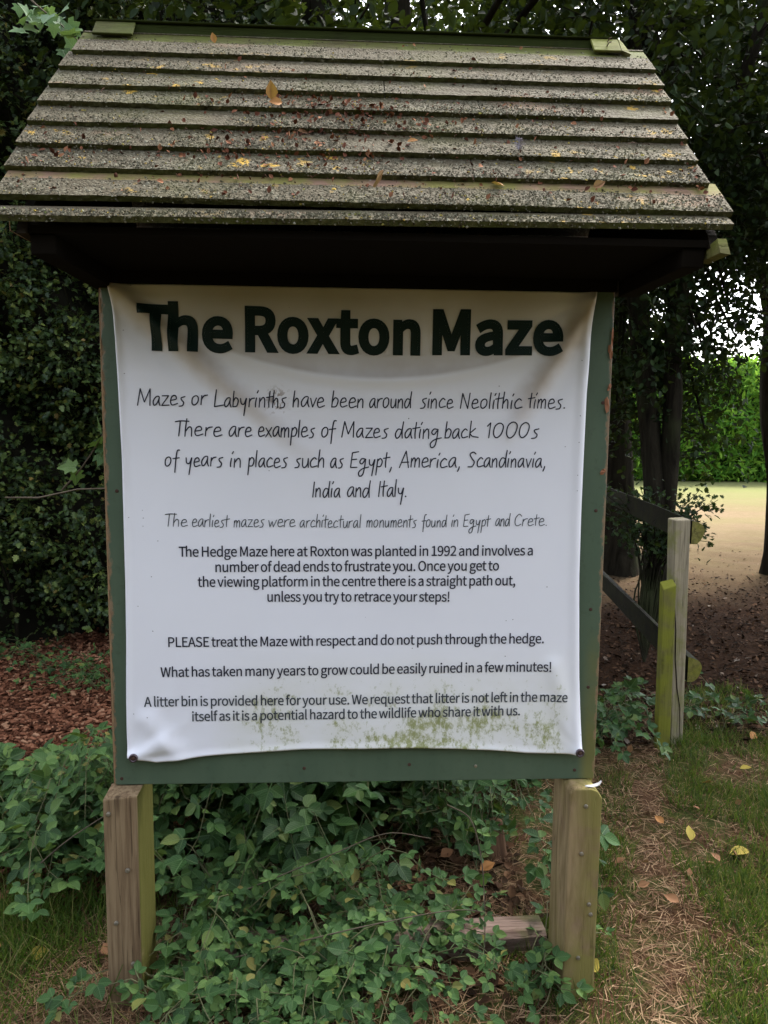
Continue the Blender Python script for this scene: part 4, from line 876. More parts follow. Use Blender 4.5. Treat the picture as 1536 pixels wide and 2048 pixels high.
# ================================================================== BRAMBLES
def bramble(name, label, roots, n, reach, height, lsize, lmat, heading=None, step=.045, up=1.0, flat=.0, bare=.0, group="brambles around the notice board"):
    roots = np.asarray(roots, float)
    cx, cy = roots.mean(0)
    T = empty(name, (cx,cy,0), label, "bramble", group)
    P=[];D=[];Nn=[];S=[]; mb = MB()
    for i in range(n):
        r = roots[rng.integers(len(roots))]+rng.normal(size=2)*.06
        a = rng.uniform(0,2*math.pi) if heading is None else rng.normal(heading[0],heading[1])
        L = reach*rng.uniform(.5,1.15); H = height*rng.uniform(.45,1.1); k = rng.uniform(.3,.8); bend = rng.normal()*.5
        pts = []
        m_ = max(5,int(L/.05))
        for j in range(m_+1):
            s = j/m_; aa = a+bend*s
            z = H*(np.sin(min(s/k,1.6)*math.pi/2) if s < 1 else np.sin(min(1/k,1.6)*math.pi/2))
            x = r[0]+L*s*math.cos(aa); y = r[1]+L*s*math.sin(aa)
            pts.append((x+rng.normal()*.004, y+rng.normal()*.004, max(float(gz(x,y))+.012, z+.01+rng.normal()*.004)))
        mb.tube(pts, [.0024*(1-.55*j/m_) for j in range(m_+1)], 5)
        pa = np.array(pts); tot = np.concatenate([[0],np.cumsum(np.linalg.norm(np.diff(pa,axis=0),axis=1))])
        side = 1
        for d in np.arange(.05 if bare == 0 else bare*tot[-1], tot[-1], step):
            dd = d+rng.uniform(-.3,.3)*step
            q = np.array([np.interp(dd,tot,pa[:,c]) for c in range(3)])
            tg = np.array([np.interp(min(dd+.02,tot[-1]),tot,pa[:,c]) for c in range(3)])-q
            sd = np.cross(tg,[0,0,1.0]); sd = sd/(np.linalg.norm(sd)+1e-9)*side; side = -side
            dr = sd+.5*tg/(np.linalg.norm(tg)+1e-9)+np.array([0,0,rng.uniform(-.2,.5)])+rng.normal(size=3)*.25
            P.append(q); D.append(dr); Nn.append(np.array([0,-.35,up])+rng.normal(size=3)*.38); S.append(lsize*(.42+.75*rng.random()**1.2)*(1-.35*dd/tot[-1]))
        P.append(pa[-1]); D.append(pa[-1]-pa[-2]+np.array([0,0,.01])); Nn.append(np.array([0,-.3,1.0])+rng.normal(size=3)*.3); S.append(lsize*.7)
    P=np.array(P); keep = P[:,2] > .008
    # leave room for the timber of the notice board
    keep &= ~((P[:,1]>-.10)&(P[:,1]<.13)&(((P[:,0]>-.575)&(P[:,0]<-.435))|((P[:,0]>.68)&(P[:,0]<.82))))
    keep &= ~((np.abs(P[:,1])<.05)&(P[:,2]>.56)&(P[:,0]>-.6)&(P[:,0]<.85))
    me = scatter_mesh("foliage", BRAMBLE3, P[keep], np.array(D)[keep], np.array(Nn)[keep], np.array(S)[keep])
    link("foliage", me, lmat, T); mb.build("stem", M_STEM, T, True)
    return T
bramble("bramble_bush", "bushy light green bramble at the left edge beside the bark chips, clear of the posts", [(-1.05,.75),(-.85,.62),(-1.2,.95),(-.78,.85),(-1.4,1.0)], 65, .44, .32, 0.145, L_BRAM, step=.05)
bramble("bramble_bush", "upright pale green bramble just left of the brown left post", [(-.66,.55),(-.70,.72),(-.62,.8)], 33, .34, .52, 0.131, L_BRAM, step=.05)
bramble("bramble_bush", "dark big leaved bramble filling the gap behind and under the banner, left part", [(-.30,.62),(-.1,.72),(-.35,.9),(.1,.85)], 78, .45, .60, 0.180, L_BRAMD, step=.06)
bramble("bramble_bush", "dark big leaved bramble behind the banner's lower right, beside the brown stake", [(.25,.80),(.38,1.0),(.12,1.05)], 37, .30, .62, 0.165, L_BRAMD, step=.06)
bramble("bramble_bush", "tall leafy bramble sprawling over the left half of the grey timber on the ground", [(-.28,.20),(-.1,.30),(.05,.22),(-.33,.36)], 49, .38, .24, 0.107, L_BRAM, step=.042)
bramble("bramble_bush", "low small leaved bramble in front of the grey timber, mid way between the posts", [(.12,.0),(.28,-.02),(.35,.10),(.2,.12),(.05,-.06)], 47, .28, .14, 0.094, L_BRAM, step=.038)
bramble("bramble_bush", "low bramble creeping from the foot of the left post towards the viewer", [(-.25,-.05),(-.1,-.02),(-.28,-.14),(.0,-.14)], 45, .30, .12, 0.096, L_BRAM, step=.04)
bramble("bramble_bush", "small bramble shoots at the foot of the mossy right post", [(.60,-.04),(.66,.02),(.56,-.06)], 12, .16, .10, 0.086, L_BRAM, step=.04)
bramble("bramble_bush", "few drooping dark leaves just right of the mossy right post", [(.90,.34),(.86,.42)], 3, .20, .34, 0.138, L_BRAMD, step=.06)
bramble("bramble_bush", "dark low bramble patch between the banner and the mossy green stake", [(1.30,1.75),(1.45,1.62),(1.5,1.95),(1.2,1.45)], 28, .34, .22, 0.118, L_BRAMD, step=.055)
bramble("bramble_bush", "low dark bramble right of the grey fence post", [(1.98,1.95),(2.1,1.8),(1.92,2.1)], 13, .26, .18, 0.111, L_BRAMD, step=.055)
bramble("ground_ivy", "low green weeds in a band across the bark chips below the hedge", [(-2.3,3.0),(-1.9,2.9),(-1.6,2.75),(-2.7,3.2),(-1.35,2.5)], 46, .40, .16, .075, L_BRAM, step=.05, group="weeds on the bark chips")
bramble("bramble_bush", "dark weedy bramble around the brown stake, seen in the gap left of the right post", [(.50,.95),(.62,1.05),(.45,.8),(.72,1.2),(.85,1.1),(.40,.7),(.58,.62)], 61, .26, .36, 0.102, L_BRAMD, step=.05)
# long trailing runners that cross in front
def runner(label, pts, leaves, lsize):
    T = empty("bramble_runner", pts[0], label, "bramble", "bramble runners")
    P = [np.array(q) for q in catmull(pts, 8)]
    mb = MB(); mb.tube([tuple(q) for q in P], [.0024*(1-.5*i/len(P)) for i in range(len(P))], 5); mb.build("stem", M_TWIG, T, True)
    idx = rng.integers(0,len(P),leaves); base = np.array([P[i] for i in idx])
    link("foliage", scatter_mesh("foliage", BRAMBLE3, base, rng.normal(size=(leaves,3))+[0,-.2,.2], np.array([0,-.5,1.])+rng.normal(size=(leaves,3))*.4, lsize*rng.uniform(.6,1.1,leaves)), L_BRAM, T)
runner("thin bare bramble runner rising across the leaves from the left post to mid banner", [(-.36,.22,.10),(-.15,.18,.21),(.06,.16,.31),(.22,.18,.36),(.36,.2,.33)], 9, .055)
runner("bramble runner hanging down from below the banner towards the right post", [(.40,.16,.46),(.47,.14,.42),(.50,.10,.30),(.505,.06,.14),(.50,.03,.06)], 10, .06)
runner("long low bramble runner crossing above the grey timber", [(-.40,.02,.04),(-.1,-.02,.14),(.18,.0,.19),(.42,.04,.20),(.56,.08,.15)], 12, .055)
runner("pale runner lying over the grass at the bottom left", [(-.92,.30,.16),(-.80,.34,.26),(-.66,.42,.33)], 5, .06)

# ================================================================== TIMBERS ON THE GROUND, FENCE
M_OLD = wood_mat("weathered_grey_timber", (.22,.16,.13), (.10,.066,.05), (.08,.085,.03), .35, grain=(7,60,60))
b = MB(); pts=[]
def plank(x0,y0,x1,y1,w,h,nm,M,label,cat,z0=0.0,seg=14):
    d = np.array([x1-x0,y1-y0]); L = np.linalg.norm(d); d/=L; n_ = np.array([-d[1],d[0]]); b = MB(); vs=[]; fs=[]
    for j in range(seg+1):
        s = j/seg; c = np.array([x0,y0])+d*L*s
        ww = w*(1+.05*math.sin(s*17)); hh = h*(1+.07*math.sin(s*11+1)+.04*math.sin(s*37))
        for sx,sz in ((-.5,0),(.5,0),(.5,.86),(.36,1),(-.36,1),(-.5,.84)):
            q = c+n_*sx*ww; vs.append((q[0],q[1],z0+sz*hh))
    for j in range(seg):
        for k in range(6): fs.append((j*6+k,(j+1)*6+k,(j+1)*6+(k+1)%6,j*6+(k+1)%6)[::-1])
    fs += [tuple(range(6)),tuple(range(seg*6,seg*6+6))[::-1]]
    b.add(vs,fs); o = b.build(nm, M); return tag(o,label,cat)
plank(-.32,.10,.704,.165,.10,.085,"timber_sleeper",M_OLD,"weathered grey timber lying on the ground between the two posts, half hidden by bramble","timber",-.01)
M_STK = wood_mat("brown_stake_wood", (.15,.085,.05), (.07,.04,.025), (.06,.06,.02), .3, grain=(60,60,4))
b = MB(); b.hexa([(.585,.70,-.1),(.665,.70,-.1),(.665,.76,-.1),(.585,.76,-.1),(.575,.74,.60),(.645,.74,.60),(.645,.80,.60),(.575,.80,.60)]); b.build("x", M_STK, bevel=.004).name = "wooden_stake"
tag(bpy.data.objects["wooden_stake"], "short dark brown stake standing in the bramble behind the banner", "stake", "wooden stakes")
b = MB(); b.hexa([(.60,.60,-.01),(.70,.62,-.01),(.69,.69,-.01),(.59,.67,-.01),(.605,.615,.13),(.675,.63,.15),(.67,.685,.15),(.60,.67,.13)]); o = b.build("wood_block", M_STK, bevel=.008)
tag(o, "brown wood block leaning at the foot of the dark brown stake", "wood block")

M_GREY = wood_mat("grey_fence_wood", (.34,.29,.20), (.18,.155,.11), (.18,.18,.06), .4, grain=(70,70,3))
M_LIME = wood_mat("lime_mossy_wood", (.165,.155,.05), (.10,.092,.03), (.155,.16,.022), .6, grain=(60,60,3))
M_DISC = wood_mat("mossy_sawn_end", (.21,.19,.06), (.10,.09,.03), (.17,.17,.025), .4, grain=(50,50,50))
M_RAIL = wood_mat("rail_bark", (.014,.012,.007), (.007,.006,.004), (.016,.018,.006), .4, grain=(20,3,20))
FEN = empty("post_and_rail_fence", (1.78,1.62,0), "weathered post and half round rail fence running back behind the board", "fence")
b = MB(); b.hexa([(1.738,1.60,-.25),(1.796,1.60,-.25),(1.800,1.70,-.25),(1.742,1.70,-.25),(1.690,1.60,1.148),(1.768,1.60,1.150),(1.772,1.70,1.152),(1.694,1.70,1.146)]); b.build("post", M_GREY, FEN, bevel=.006)
b = MB(); b.tube([(1.700,1.598,.85),(1.712,1.5985,.70),(1.722,1.599,.60),(1.728,1.599,.45),(1.745,1.599,.3),(1.765,1.599,.2),(1.772,1.599,.05)],[.0015,.0028,.003,.003,.003,.0025,.001],4); b.build("crack", M_SOFFIT, FEN)
dv = np.array([.131,.991])
def rail(x,z,r,L,dz):
    b = MB(); n=12; vs=[]; fs=[]; mi=[]; seg = 10
    for j in range(seg+1):
        s=j/seg; c = np.array([x,1.605])+dv*L*s
        for k in range(n+1):
            a = -math.pi/2+math.pi*k/n; rr = r*(1+.05*math.sin(s*9+k))
            vs.append((c[0]+rr*1.05*math.cos(a), c[1]-.1*rr*math.cos(a), z+dz*s+rr*math.sin(a)))
    R=n+1
    for j in range(seg):
        for k in range(R): fs.append((j*R+k,(j+1)*R+k,(j+1)*R+(k+1)%R,j*R+(k+1)%R)); mi.append(0)
    fs += [tuple(range(R)),tuple(range(seg*R,seg*R+R))[::-1]]; mi += [1,0]
    b.v=vs; b.f=fs; b.m=mi; b.build("rail",[M_RAIL,M_DISC],FEN)
rail(1.778,1.087,.058,3.6,.0); rail(1.797,.398,.064,3.6,.0)
b = MB(); e2 = np.array([1.74,1.62])+dv*3.0; b.box((e2[0]-.05,e2[1]-.05,-.2),(e2[0]+.032,e2[1]+.05,1.15)); b.build("post", M_GREY, FEN, bevel=.006)
b = MB(); b.hexa([(1.640,1.545,-.2),(1.704,1.545,-.2),(1.704,1.595,-.2),(1.640,1.595,-.2),(1.627,1.545,.815),(1.689,1.545,.838),(1.689,1.595,.860),(1.627,1.595,.845)])
tag(b.build("wooden_stake.001", M_LIME, bevel=.004), "lime green mossy stake with a slanted top, leaning against the grey fence post", "stake", "wooden stakes").name = "wooden_stake"

# ================================================================== TREES
def trunk_mb(mb, pts, rads, n=14, flare=0.0):
    P = catmull(pts, 6); R = np.interp(np.linspace(0,len(rads)-1,len(P)), range(len(rads)), rads)
    rings = []; vs=[]; fs=[]
    for i,p in enumerate(P):
        d = np.array(P[min(i+1,len(P)-1)])-np.array(P[max(i-1,0)]); d/=np.linalg.norm(d)
        a = np.cross(d,[.13,.97,.2]); a/=np.linalg.norm(a); b_ = np.cross(d,a)
        for k in range(n):
            t = 2*math.pi*k/n
            rr = R[i]*(1+.07*math.sin(3*t+i*.35)+.04*math.sin(7*t-i*.6)) + flare*max(0,1-p[2]/.5)**2*(.6+.5*math.sin(4*t+1))
            q = p+(a*math.cos(t)+b_*math.sin(t))*rr; vs.append(tuple(q))
    for i in range(len(P)-1):
        for k in range(n): fs.append((i*n+k,i*n+(k+1)%n,(i+1)*n+(k+1)%n,(i+1)*n+k))
    mb.add(vs,fs)
def sprays(centres, n_leaf, length, lsize, droop=.3, flat=.55):
    """twig sprays: leaves set along short drooping twigs"""
    m_ = len(centres); d = rand_dirs(m_); d[:,2] = d[:,2]*.5-droop; d = norm(d)
    t = rng.uniform(0,1,(m_,n_leaf)); L = length*rng.uniform(.6,1.3,(m_,1))
    P = centres[:,None,:]+d[:,None,:]*(t*L)[:,:,None]; P[:,:,2] -= .25*(t*L)**2/length
    P += rng.normal(size=P.shape)*length*.10
    D = d[:,None,:]*.6+rng.normal(size=P.shape)*.7; D[:,:,2] -= .15
    Nn = np.array([0,0,1.0])+rng.normal(size=P.shape)*flat
    S = lsize*rng.uniform(.6,1.25,(m_,n_leaf))
    return P.reshape(-1,3), D.reshape(-1,3), Nn.reshape(-1,3), S.ravel(), d, L[:,0]
def blob(n, c, r, hollow=.35, zmin=None):
    d = rand_dirs(n); rad = (hollow+(1-hollow)*rng.random(n)**.6)
    rad *= 1+.25*np.sin(d[:,0]*5+c[0])*np.sin(d[:,1]*4+c[1])*np.sin(d[:,2]*5)
    p = np.array(c)+d*np.array(r)*rad[:,None]
    if zmin is not None: p = p[p[:,2]>zmin]
    return p
def tree(label, trunks, blobs, lsize, leaves, mat=None, group="trees behind the notice board", name="broadleaf_tree", tpl=SMALL, flare=.0, limbs=True, length=.4, cull=None):
    base = trunks[0][0][0]
    T = empty(name, (base[0],base[1],0), label, "tree", group)
    mb = MB(); tw = MB()
    for pts, rads in trunks: trunk_mb(mb, pts, rads, flare=flare)
    C = []
    for c, r, n, zmin in blobs:
        p = blob(n, c, r, zmin=zmin)
        if cull is not None: p = p[~cull(p)]
        C.append(p)
        if limbs:
            top = trunks[0][0]
            for k in range(4):
                q = p[rng.integers(len(p))]; s = np.array(top[-1 if k%2 else -2]); mid = (s+q)/2+[0,0,.15]
                mb.tube([tuple(a) for a in catmull([tuple(s),tuple(mid),tuple(q)],5)], np.linspace(.035,.008,11), 6)
    C = np.concatenate(C)
    P,D,Nn,S,d,L = sprays(C, leaves, length, lsize)
    if cull is not None:
        k = ~cull(P); P,D,Nn,S = P[k],D[k],Nn[k],S[k]
    for q,dd,l in list(zip(C,d,L))[::3]:
        e = q+dd*l; tw.tube([tuple(q),tuple((q+e)/2+[0,0,.01]),tuple(e-[0,0,.06*l])],[.006,.004,.002],4,cap=False)
    mb.build("trunk", M_BARK, T, True)
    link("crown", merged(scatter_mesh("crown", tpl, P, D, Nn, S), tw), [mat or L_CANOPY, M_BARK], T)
    return T
def roofclear(p):       # nothing grows through the board's roof or between it and the viewer
    return (p[:,0]>-.75)&(p[:,0]<1.05)&(p[:,1]<.9)&(p[:,2]<3.0) | ((p[:,1]<1.2)&(p[:,2]<2.9)&(p[:,0]<2.4)&(p[:,0]>-1.3))

tree("dark broad trunked tree with a flared base seen right beside the banner's edge", [([(3.12,6.2,-.1),(3.05,6.2,1.2),(2.9,6.25,3.0),(2.8,6.3,5.5)],[.20,.165,.15,.10])],
     [((2.6,6.2,5.6),(2.6,2.0,2.2),1250,None),((1.6,5.8,4.2),(1.6,1.2,1.3),300,None),((2.9,6.2,3.4),(1.1,.7,1.0),300,None)], .075, 16, flare=.12, cull=roofclear)
tree("twin stemmed dark tree rising behind the fence post and low twigs", [([(2.69,4.15,-.1),(2.66,4.15,.8),(2.58,4.17,1.5),(2.45,4.2,2.4),(2.36,4.2,3.4),(2.3,4.2,5.0)],[.125,.095,.080,.076,.07,.04]),([(2.70,4.15,.5),(2.73,4.13,1.2),(2.72,4.1,1.8),(2.70,4.1,2.4),(2.86,4.05,3.3),(3.25,3.9,4.9)],[.09,.078,.070,.066,.06,.04])],
     [((3.0,4.1,4.9),(1.9,1.7,1.6),1250,None),((2.45,4.3,2.7),(.9,.6,1.0),190,1.5),((3.05,4.6,1.9),(.38,.4,.75),70,None),((2.50,4.6,1.9),(.38,.3,.65),55,None),((2.95,4.4,2.5),(.7,.6,.6),110,1.6),((3.2,3.9,3.5),(1.2,.8,.6),380,None)], .062, 16, flare=.03, cull=roofclear)
tree("thick dark trunk at the right edge of the photo beside the lawn", [([(4.86,6.05,-.1),(4.82,6.05,1.0),(4.66,6.05,2.2),(4.66,6.0,5.4)],[.18,.155,.15,.10])],
     [((4.7,5.8,5.0),(2.2,1.9,1.8),1200,None),((4.4,5.3,3.6),(1.2,.7,.6),400,None)], .07, 16, flare=.05, cull=roofclear)
tree("leafy tree whose dark crown hangs over the ridge of the roof", [([(.6,3.6,-.1),(.6,3.6,1.5),(.5,3.5,3.2),(.4,3.3,5.0)],[.13,.11,.09,.05])],
     [((.4,2.9,4.6),(2.3,1.9,1.5),900,None),((.6,3.4,3.1),(1.7,.6,.8),260,None)], .07, 18, cull=roofclear)
tree("tall dense tree standing behind the hedge at the upper left", [([(-1.9,4.6,-.1),(-1.9,4.6,2.0),(-1.8,4.5,4.5)],[.16,.13,.07])],
     [((-1.9,4.0,4.6),(2.0,1.7,1.7),560,None),((-1.5,4.6,3.0),(1.6,.6,.9),240,None)], .07, 18, cull=roofclear)
tree("background tree far behind the roof, between the hedge and the lawn", [([(1.2,9.5,-.1),(1.2,9.5,2.0),(1.1,9.5,6.0)],[.2,.16,.1])],
     [((.6,9.6,5.2),(3.6,1.6,3.4),900,None),((-.4,9.0,2.2),(3.0,1.2,2.2),420,None)], .11, 16, length=.6)

# ================================================================== HEDGE ON THE LEFT
H = empty("hawthorn_hedge", (-2.0,3.2,0), "tall dark hawthorn hedge tangled with ivy, left of the notice board", "hedge")
def hedge_face(u, z):     # line of the hedge face on the ground, u along it
    x = -4.2+u*4.0; y = 2.2+.35*u*2+.55*np.sin(u*2.0)
    y = y+.20*np.sin(u*9+z*2.1)*np.sin(z*2.7+u*5)+.12*np.sin(u*21+z*5)
    y = y-.16*np.clip(z-1.4,0,3)*.8 + .25*np.clip(.9-z,0,1)
    return x, y
nC = 3300
u = rng.uniform(0,1,nC); z = .05+4.3*rng.random(nC)
x, y = hedge_face(u, z); dep = rng.exponential(.16,nC)
C = np.stack([x+rng.normal(size=nC)*.05, y+dep, z],-1)
low = .16+.16*np.sin(C[:,0]*3.1+1)+.2*np.sin(C[:,0]*7.7)
C = C[(C[:,2] > np.clip(low,.05,1))&~roofclear(C)]
P,D,Nn,S,d,L = sprays(C, 22, .26, .040, droop=.15, flat=.6)
link("foliage", scatter_mesh("foliage", LOBED, P, D, Nn+np.array([0,-.5,0]), S), L_HEDGE, H)
mb = MB()
for q,dd,l in list(zip(C,d,L))[::2]:
    e = q+dd*l; s = q+np.array([rng.normal()*.1,.25,-.15]); mb.tube([tuple(s),tuple(q),tuple(e)],[.005,.0035,.0015],4,cap=False)
for k in range(9):
    uu = rng.random(); x0,y0 = hedge_face(uu,.1); p = [(x0+rng.normal()*.1,y0+.35,0)]
    for j in range(5): p.append((p[-1][0]+rng.normal()*.14,p[-1][1]+rng.normal()*.10-.05,p[-1][2]+rng.uniform(.3,.6)))
    mb.tube([tuple(a) for a in catmull(p,4)], np.linspace(.014,.004,21), 6)
mb.build("twigs", M_BARK, H, True)
# inner wood as a dark backing sheet, added to block light between leaves
uu, zz = np.meshgrid(np.linspace(-.05,1.05,60), np.linspace(-.05,4.6,60))
x,y = hedge_face(uu,zz); y = y+.42+.10*np.sin(uu*40)*np.sin(zz*11)
V1 = np.stack([x,y,zz],-1).reshape(-1,3); V2 = V1+np.array([0,.5,0]); n1=len(V1); ii=np.arange(n1).reshape(60,60)
q = np.stack([ii[:-1,:-1],ii[:-1,1:],ii[1:,1:],ii[1:,:-1]],-1).reshape(-1,4)
ring = np.concatenate([ii[0,:-1],ii[:-1,-1],ii[-1,:0:-1],ii[:0:-1,0]]); r2=np.roll(ring,-1)
q = np.concatenate([q,q[:,::-1]+n1,np.stack([r2,ring,ring+n1,r2+n1],-1)])
M_CORE = plain("dark_wood_backing", (.016,.015,.010), .95, .05, nz=.4, sc=12)
link("wood_backing", raw_mesh("wood_backing", np.concatenate([V1,V2]), q.ravel(), np.arange(len(q))*4, np.full(len(q),4)), M_CORE, H)

def sprig(name, label, cat, stem, n, size, tpl, mat, group=None, jit=.03):
    T = empty(name, stem[0], label, cat, group)
    P = [np.array(q) for q in catmull(stem,6)]
    mb = MB(); mb.tube([tuple(q) for q in P], [.003*(1-.6*i/len(P)) for i in range(len(P))], 5); mb.build("stem", M_TWIG, T, True)
    idx = np.linspace(len(P)*.25,len(P)-1,n).astype(int); base = np.array([P[i] for i in idx])+rng.normal(size=(n,3))*jit
    link("foliage", scatter_mesh("foliage", tpl, base, rng.normal(size=(n,3))*.8+[0,-.3,-.3], np.array([0,-.9,.7])+rng.normal(size=(n,3))*.4, size*rng.uniform(.7,1.15,n)), mat, T)
sprig("sycamore_sprig", "pale green leaf spray at the top left corner of the roof", "sprig", [(-.82,.22,2.78),(-.74,.2,2.70),(-.675,.2,2.65),(-.63,.2,2.61)], 34, .045, IVY, L_LIGHT, jit=.035)
sprig("hanging_twig", "thin twig with a green leaf hanging over the middle of the ridge", "twig", [(-.20,.0,2.80),(-.215,.02,2.70),(-.225,.03,2.645)], 3, .05, OVATE, L_LIGHT, jit=.008)
sprig("ivy_shoot", "bright five lobed leaves poking out beside the left edge of the green board", "ivy", [(-.80,.42,1.38),(-.72,.36,1.45),(-.665,.34,1.52),(-.635,.33,1.565)], 6, .056, IVY, L_BRAM, jit=.014)
mb = MB(); mb.tube([(-1.05,.6,1.34),(-.9,.5,1.35),(-.75,.42,1.385),(-.60,.3,1.40)],[.003,.003,.0025,.002],5)
tag(mb.build("dead_twig", M_TWIG, None, True), "thin bare twig reaching from the hedge to the left edge of the board", "twig")

# low twigs in front of the twin stemmed tree
T = empty("hawthorn_sapling", (2.12,2.9,0), "low twiggy hawthorn sapling with small leaves beside the grey fence post", "sapling")
mb = MB(); P=[];
for k in range(34):
    a = rng.uniform(0,6.28); tip = np.array([2.20+.40*math.cos(a)*rng.random()**.5, 3.0+.35*math.sin(a)*rng.random()**.5, rng.uniform(.80,1.20)])
    st = [(2.12,2.95,0),(2.13+rng.normal()*.04,2.95,.5),tuple(tip*[.5,.5,.5]+np.array([1.07,1.47,.40])),tuple(tip)]
    c = catmull(st,6); mb.tube([tuple(q) for q in c], np.linspace(.008,.0015,len(c)),5); P += [c[-1-int(i)]+rng.normal(size=3)*.05 for i in rng.integers(0,9,34)]
mb.build("stem", M_BARK, T, True); P=np.array(P); n=len(P)
link("foliage", scatter_mesh("foliage", LOBED, P, rng.normal(size=(n,3)), np.array([0,-.3,1.])+rng.normal(size=(n,3))*.5, .042*rng.uniform(.6,1.2,n)), L_CANOPY, T)

# ================================================================== MAZE HEDGE BEYOND THE LAWN
T = empty("maze_hedge", (11,20.5,0), "bright green clipped maze hedge on the far side of the lawn", "hedge")
n = 42000; x = rng.uniform(2,26,n); zz = rng.random(n); top = 3.55+.30*np.sin(x*.9+.8)+.18*np.sin(x*2.3)
t = rng.random(n); z = np.where(t<.75, zz*top, top+rng.normal(size=n)*.08); bulge = .35*np.sin(np.clip(z/top,0,1)*math.pi*.95)
y = .22*np.sin(x*2.1+z*1.7)*np.sin(z*2.9-x*1.1)+.12*np.sin(x*5.3)*np.sin(z*6.1+x)+np.where(t<.75, 20.0-bulge+.12*np.sin(x*3)*np.sin(z*3)+rng.exponential(.10,n), 19.9+rng.random(n)*1.4)
P = np.stack([x,y,z],-1); D = rng.normal(size=(n,3))+[0,-.6,.5]; Nn = np.array([0,-.7,.7])+rng.normal(size=(n,3))*.5
link("foliage", scatter_mesh("foliage", NARROW, P, D, Nn, .26*rng.uniform(.5,1.25,n), np.full(n,1.1)), L_MAZE, T)
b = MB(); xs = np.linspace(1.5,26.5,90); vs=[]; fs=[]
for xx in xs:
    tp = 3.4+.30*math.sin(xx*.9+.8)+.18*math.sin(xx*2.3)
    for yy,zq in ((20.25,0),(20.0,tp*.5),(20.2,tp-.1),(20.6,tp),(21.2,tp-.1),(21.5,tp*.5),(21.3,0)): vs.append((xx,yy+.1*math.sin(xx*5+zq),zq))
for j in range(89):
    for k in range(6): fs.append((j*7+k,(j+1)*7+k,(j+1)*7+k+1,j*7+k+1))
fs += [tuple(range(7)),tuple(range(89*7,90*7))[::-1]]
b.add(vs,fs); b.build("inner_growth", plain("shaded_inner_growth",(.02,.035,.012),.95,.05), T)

# ================================================================== GRASS, STRAW, LITTER, CHIPS (stuff)
BLADE = ([(0,-.5,0),(0,.5,0),(.4,.42,.10),(.4,-.42,.10),(.75,.28,.07),(.75,-.28,.07),(1,0,-.03)], [(0,1,2,3),(3,2,4,5),(5,4,6)])
FLATB = ([(0,-.5,0),(0,.5,0),(.5,.5,.03),(.5,-.5,.03),(1,.3,0),(1,-.3,0)], [(0,1,2,3),(3,2,4,5)])
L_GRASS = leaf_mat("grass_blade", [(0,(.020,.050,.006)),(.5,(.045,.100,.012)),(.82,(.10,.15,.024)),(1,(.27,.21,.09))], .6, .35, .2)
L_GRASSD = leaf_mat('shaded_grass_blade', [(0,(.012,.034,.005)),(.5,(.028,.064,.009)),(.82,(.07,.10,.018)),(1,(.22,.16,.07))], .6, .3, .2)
L_STRAW = leaf_mat("dry_straw", [(0,(.07,.030,.016)),(.5,(.16,.085,.045)),(1,(.34,.23,.13))], .75, .1, .2)
def noise2(x, y, k=0):
    return .5+.25*(np.sin(x*2.9+k+y*1.7)*np.sin(y*3.3-k)+np.sin(x*6.1-y*4.3+k*2)*.6+np.sin(x*11+y*13+k)*.3)
def grass(name, n, x0, x1, y0, y1, hmin, hmax, dens, mat, lean=.5, w=.0032, flat=False, zoff=0):
    x = rng.uniform(x0,x1,n); y = rng.uniform(y0,y1,n); k = rng.random(n) < np.clip(dens(x,y),0,1); x=x[k]; y=y[k]; n=len(x)
    P = np.stack([x,y,gz(x,y)+zoff+(rng.random(n)*.012 if flat else 0)],-1)
    D = rng.normal(size=(n,3)); D[:,2] = (np.abs(D[:,2])*.12 if flat else 0) ; 
    if not flat: D = D*lean; D[:,2] = 1
    h = rng.uniform(hmin,hmax,n); a = rng.normal(size=(n,3)); a[:,2] = 1.5 if flat else 0
    me = scatter_mesh(name, FLATB if flat else BLADE, P, D, a, h, w*rng.uniform(.6,1.3,n)/h)
    return tag(link(name, me, mat), kind="stuff")
path = lambda x,y: np.exp(-((x-(.98+.36*np.clip(y+.1,0,3)))/.13)**2)       # trodden strip right of the board
gr = lambda x,y: (.20+2.6*(noise2(x*1.6+2,y*1.6,1)-.46))*(1-1.15*path(x,y))*np.where(y>1.7,.3,1)*np.where((x<.84)&(y<.05),.4,1)
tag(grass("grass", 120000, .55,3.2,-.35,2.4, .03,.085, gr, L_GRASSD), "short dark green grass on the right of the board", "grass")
tag(grass("dry_grass", 52000, .5,3.2,-.35,2.2, .02,.07, lambda x,y: .28+.65*path(x,y)+.5*(.8-noise2(x*1.3,y*1.3,1)), L_STRAW, flat=True, w=.0022), "dry straw lying on the trodden strip right of the board", "dry grass")
tag(grass("grass", 15000, -1.5,-.38,-.35,.62, .05,.17, lambda x,y: np.clip(.07+.9*np.exp(-((x+.88)/.20)**2-((y-.28)/.18)**2)+.4*np.exp(-((x+.98)/.2)**2-((y-.02)/.2)**2),0,1), L_GRASS, lean=.62), "taller green grass left of the brown left post", "grass")
tag(grass("dry_grass", 26000, -1.3,.7,-.5,.32, .03,.10, lambda x,y: np.where(x<-.3,.45+.5*np.exp(-((x+.5)/.22)**2),.3), L_STRAW, flat=True, w=.0022), "dry thatch around the foot of the left post", "dry grass")
tag(grass("dry_grass", 9000, -.45,.72,.1,1.1, .03,.09, lambda x,y: .5+0*x, L_STRAW, flat=True, w=.0026), "dead stems under the brambles below the banner", "dry grass")
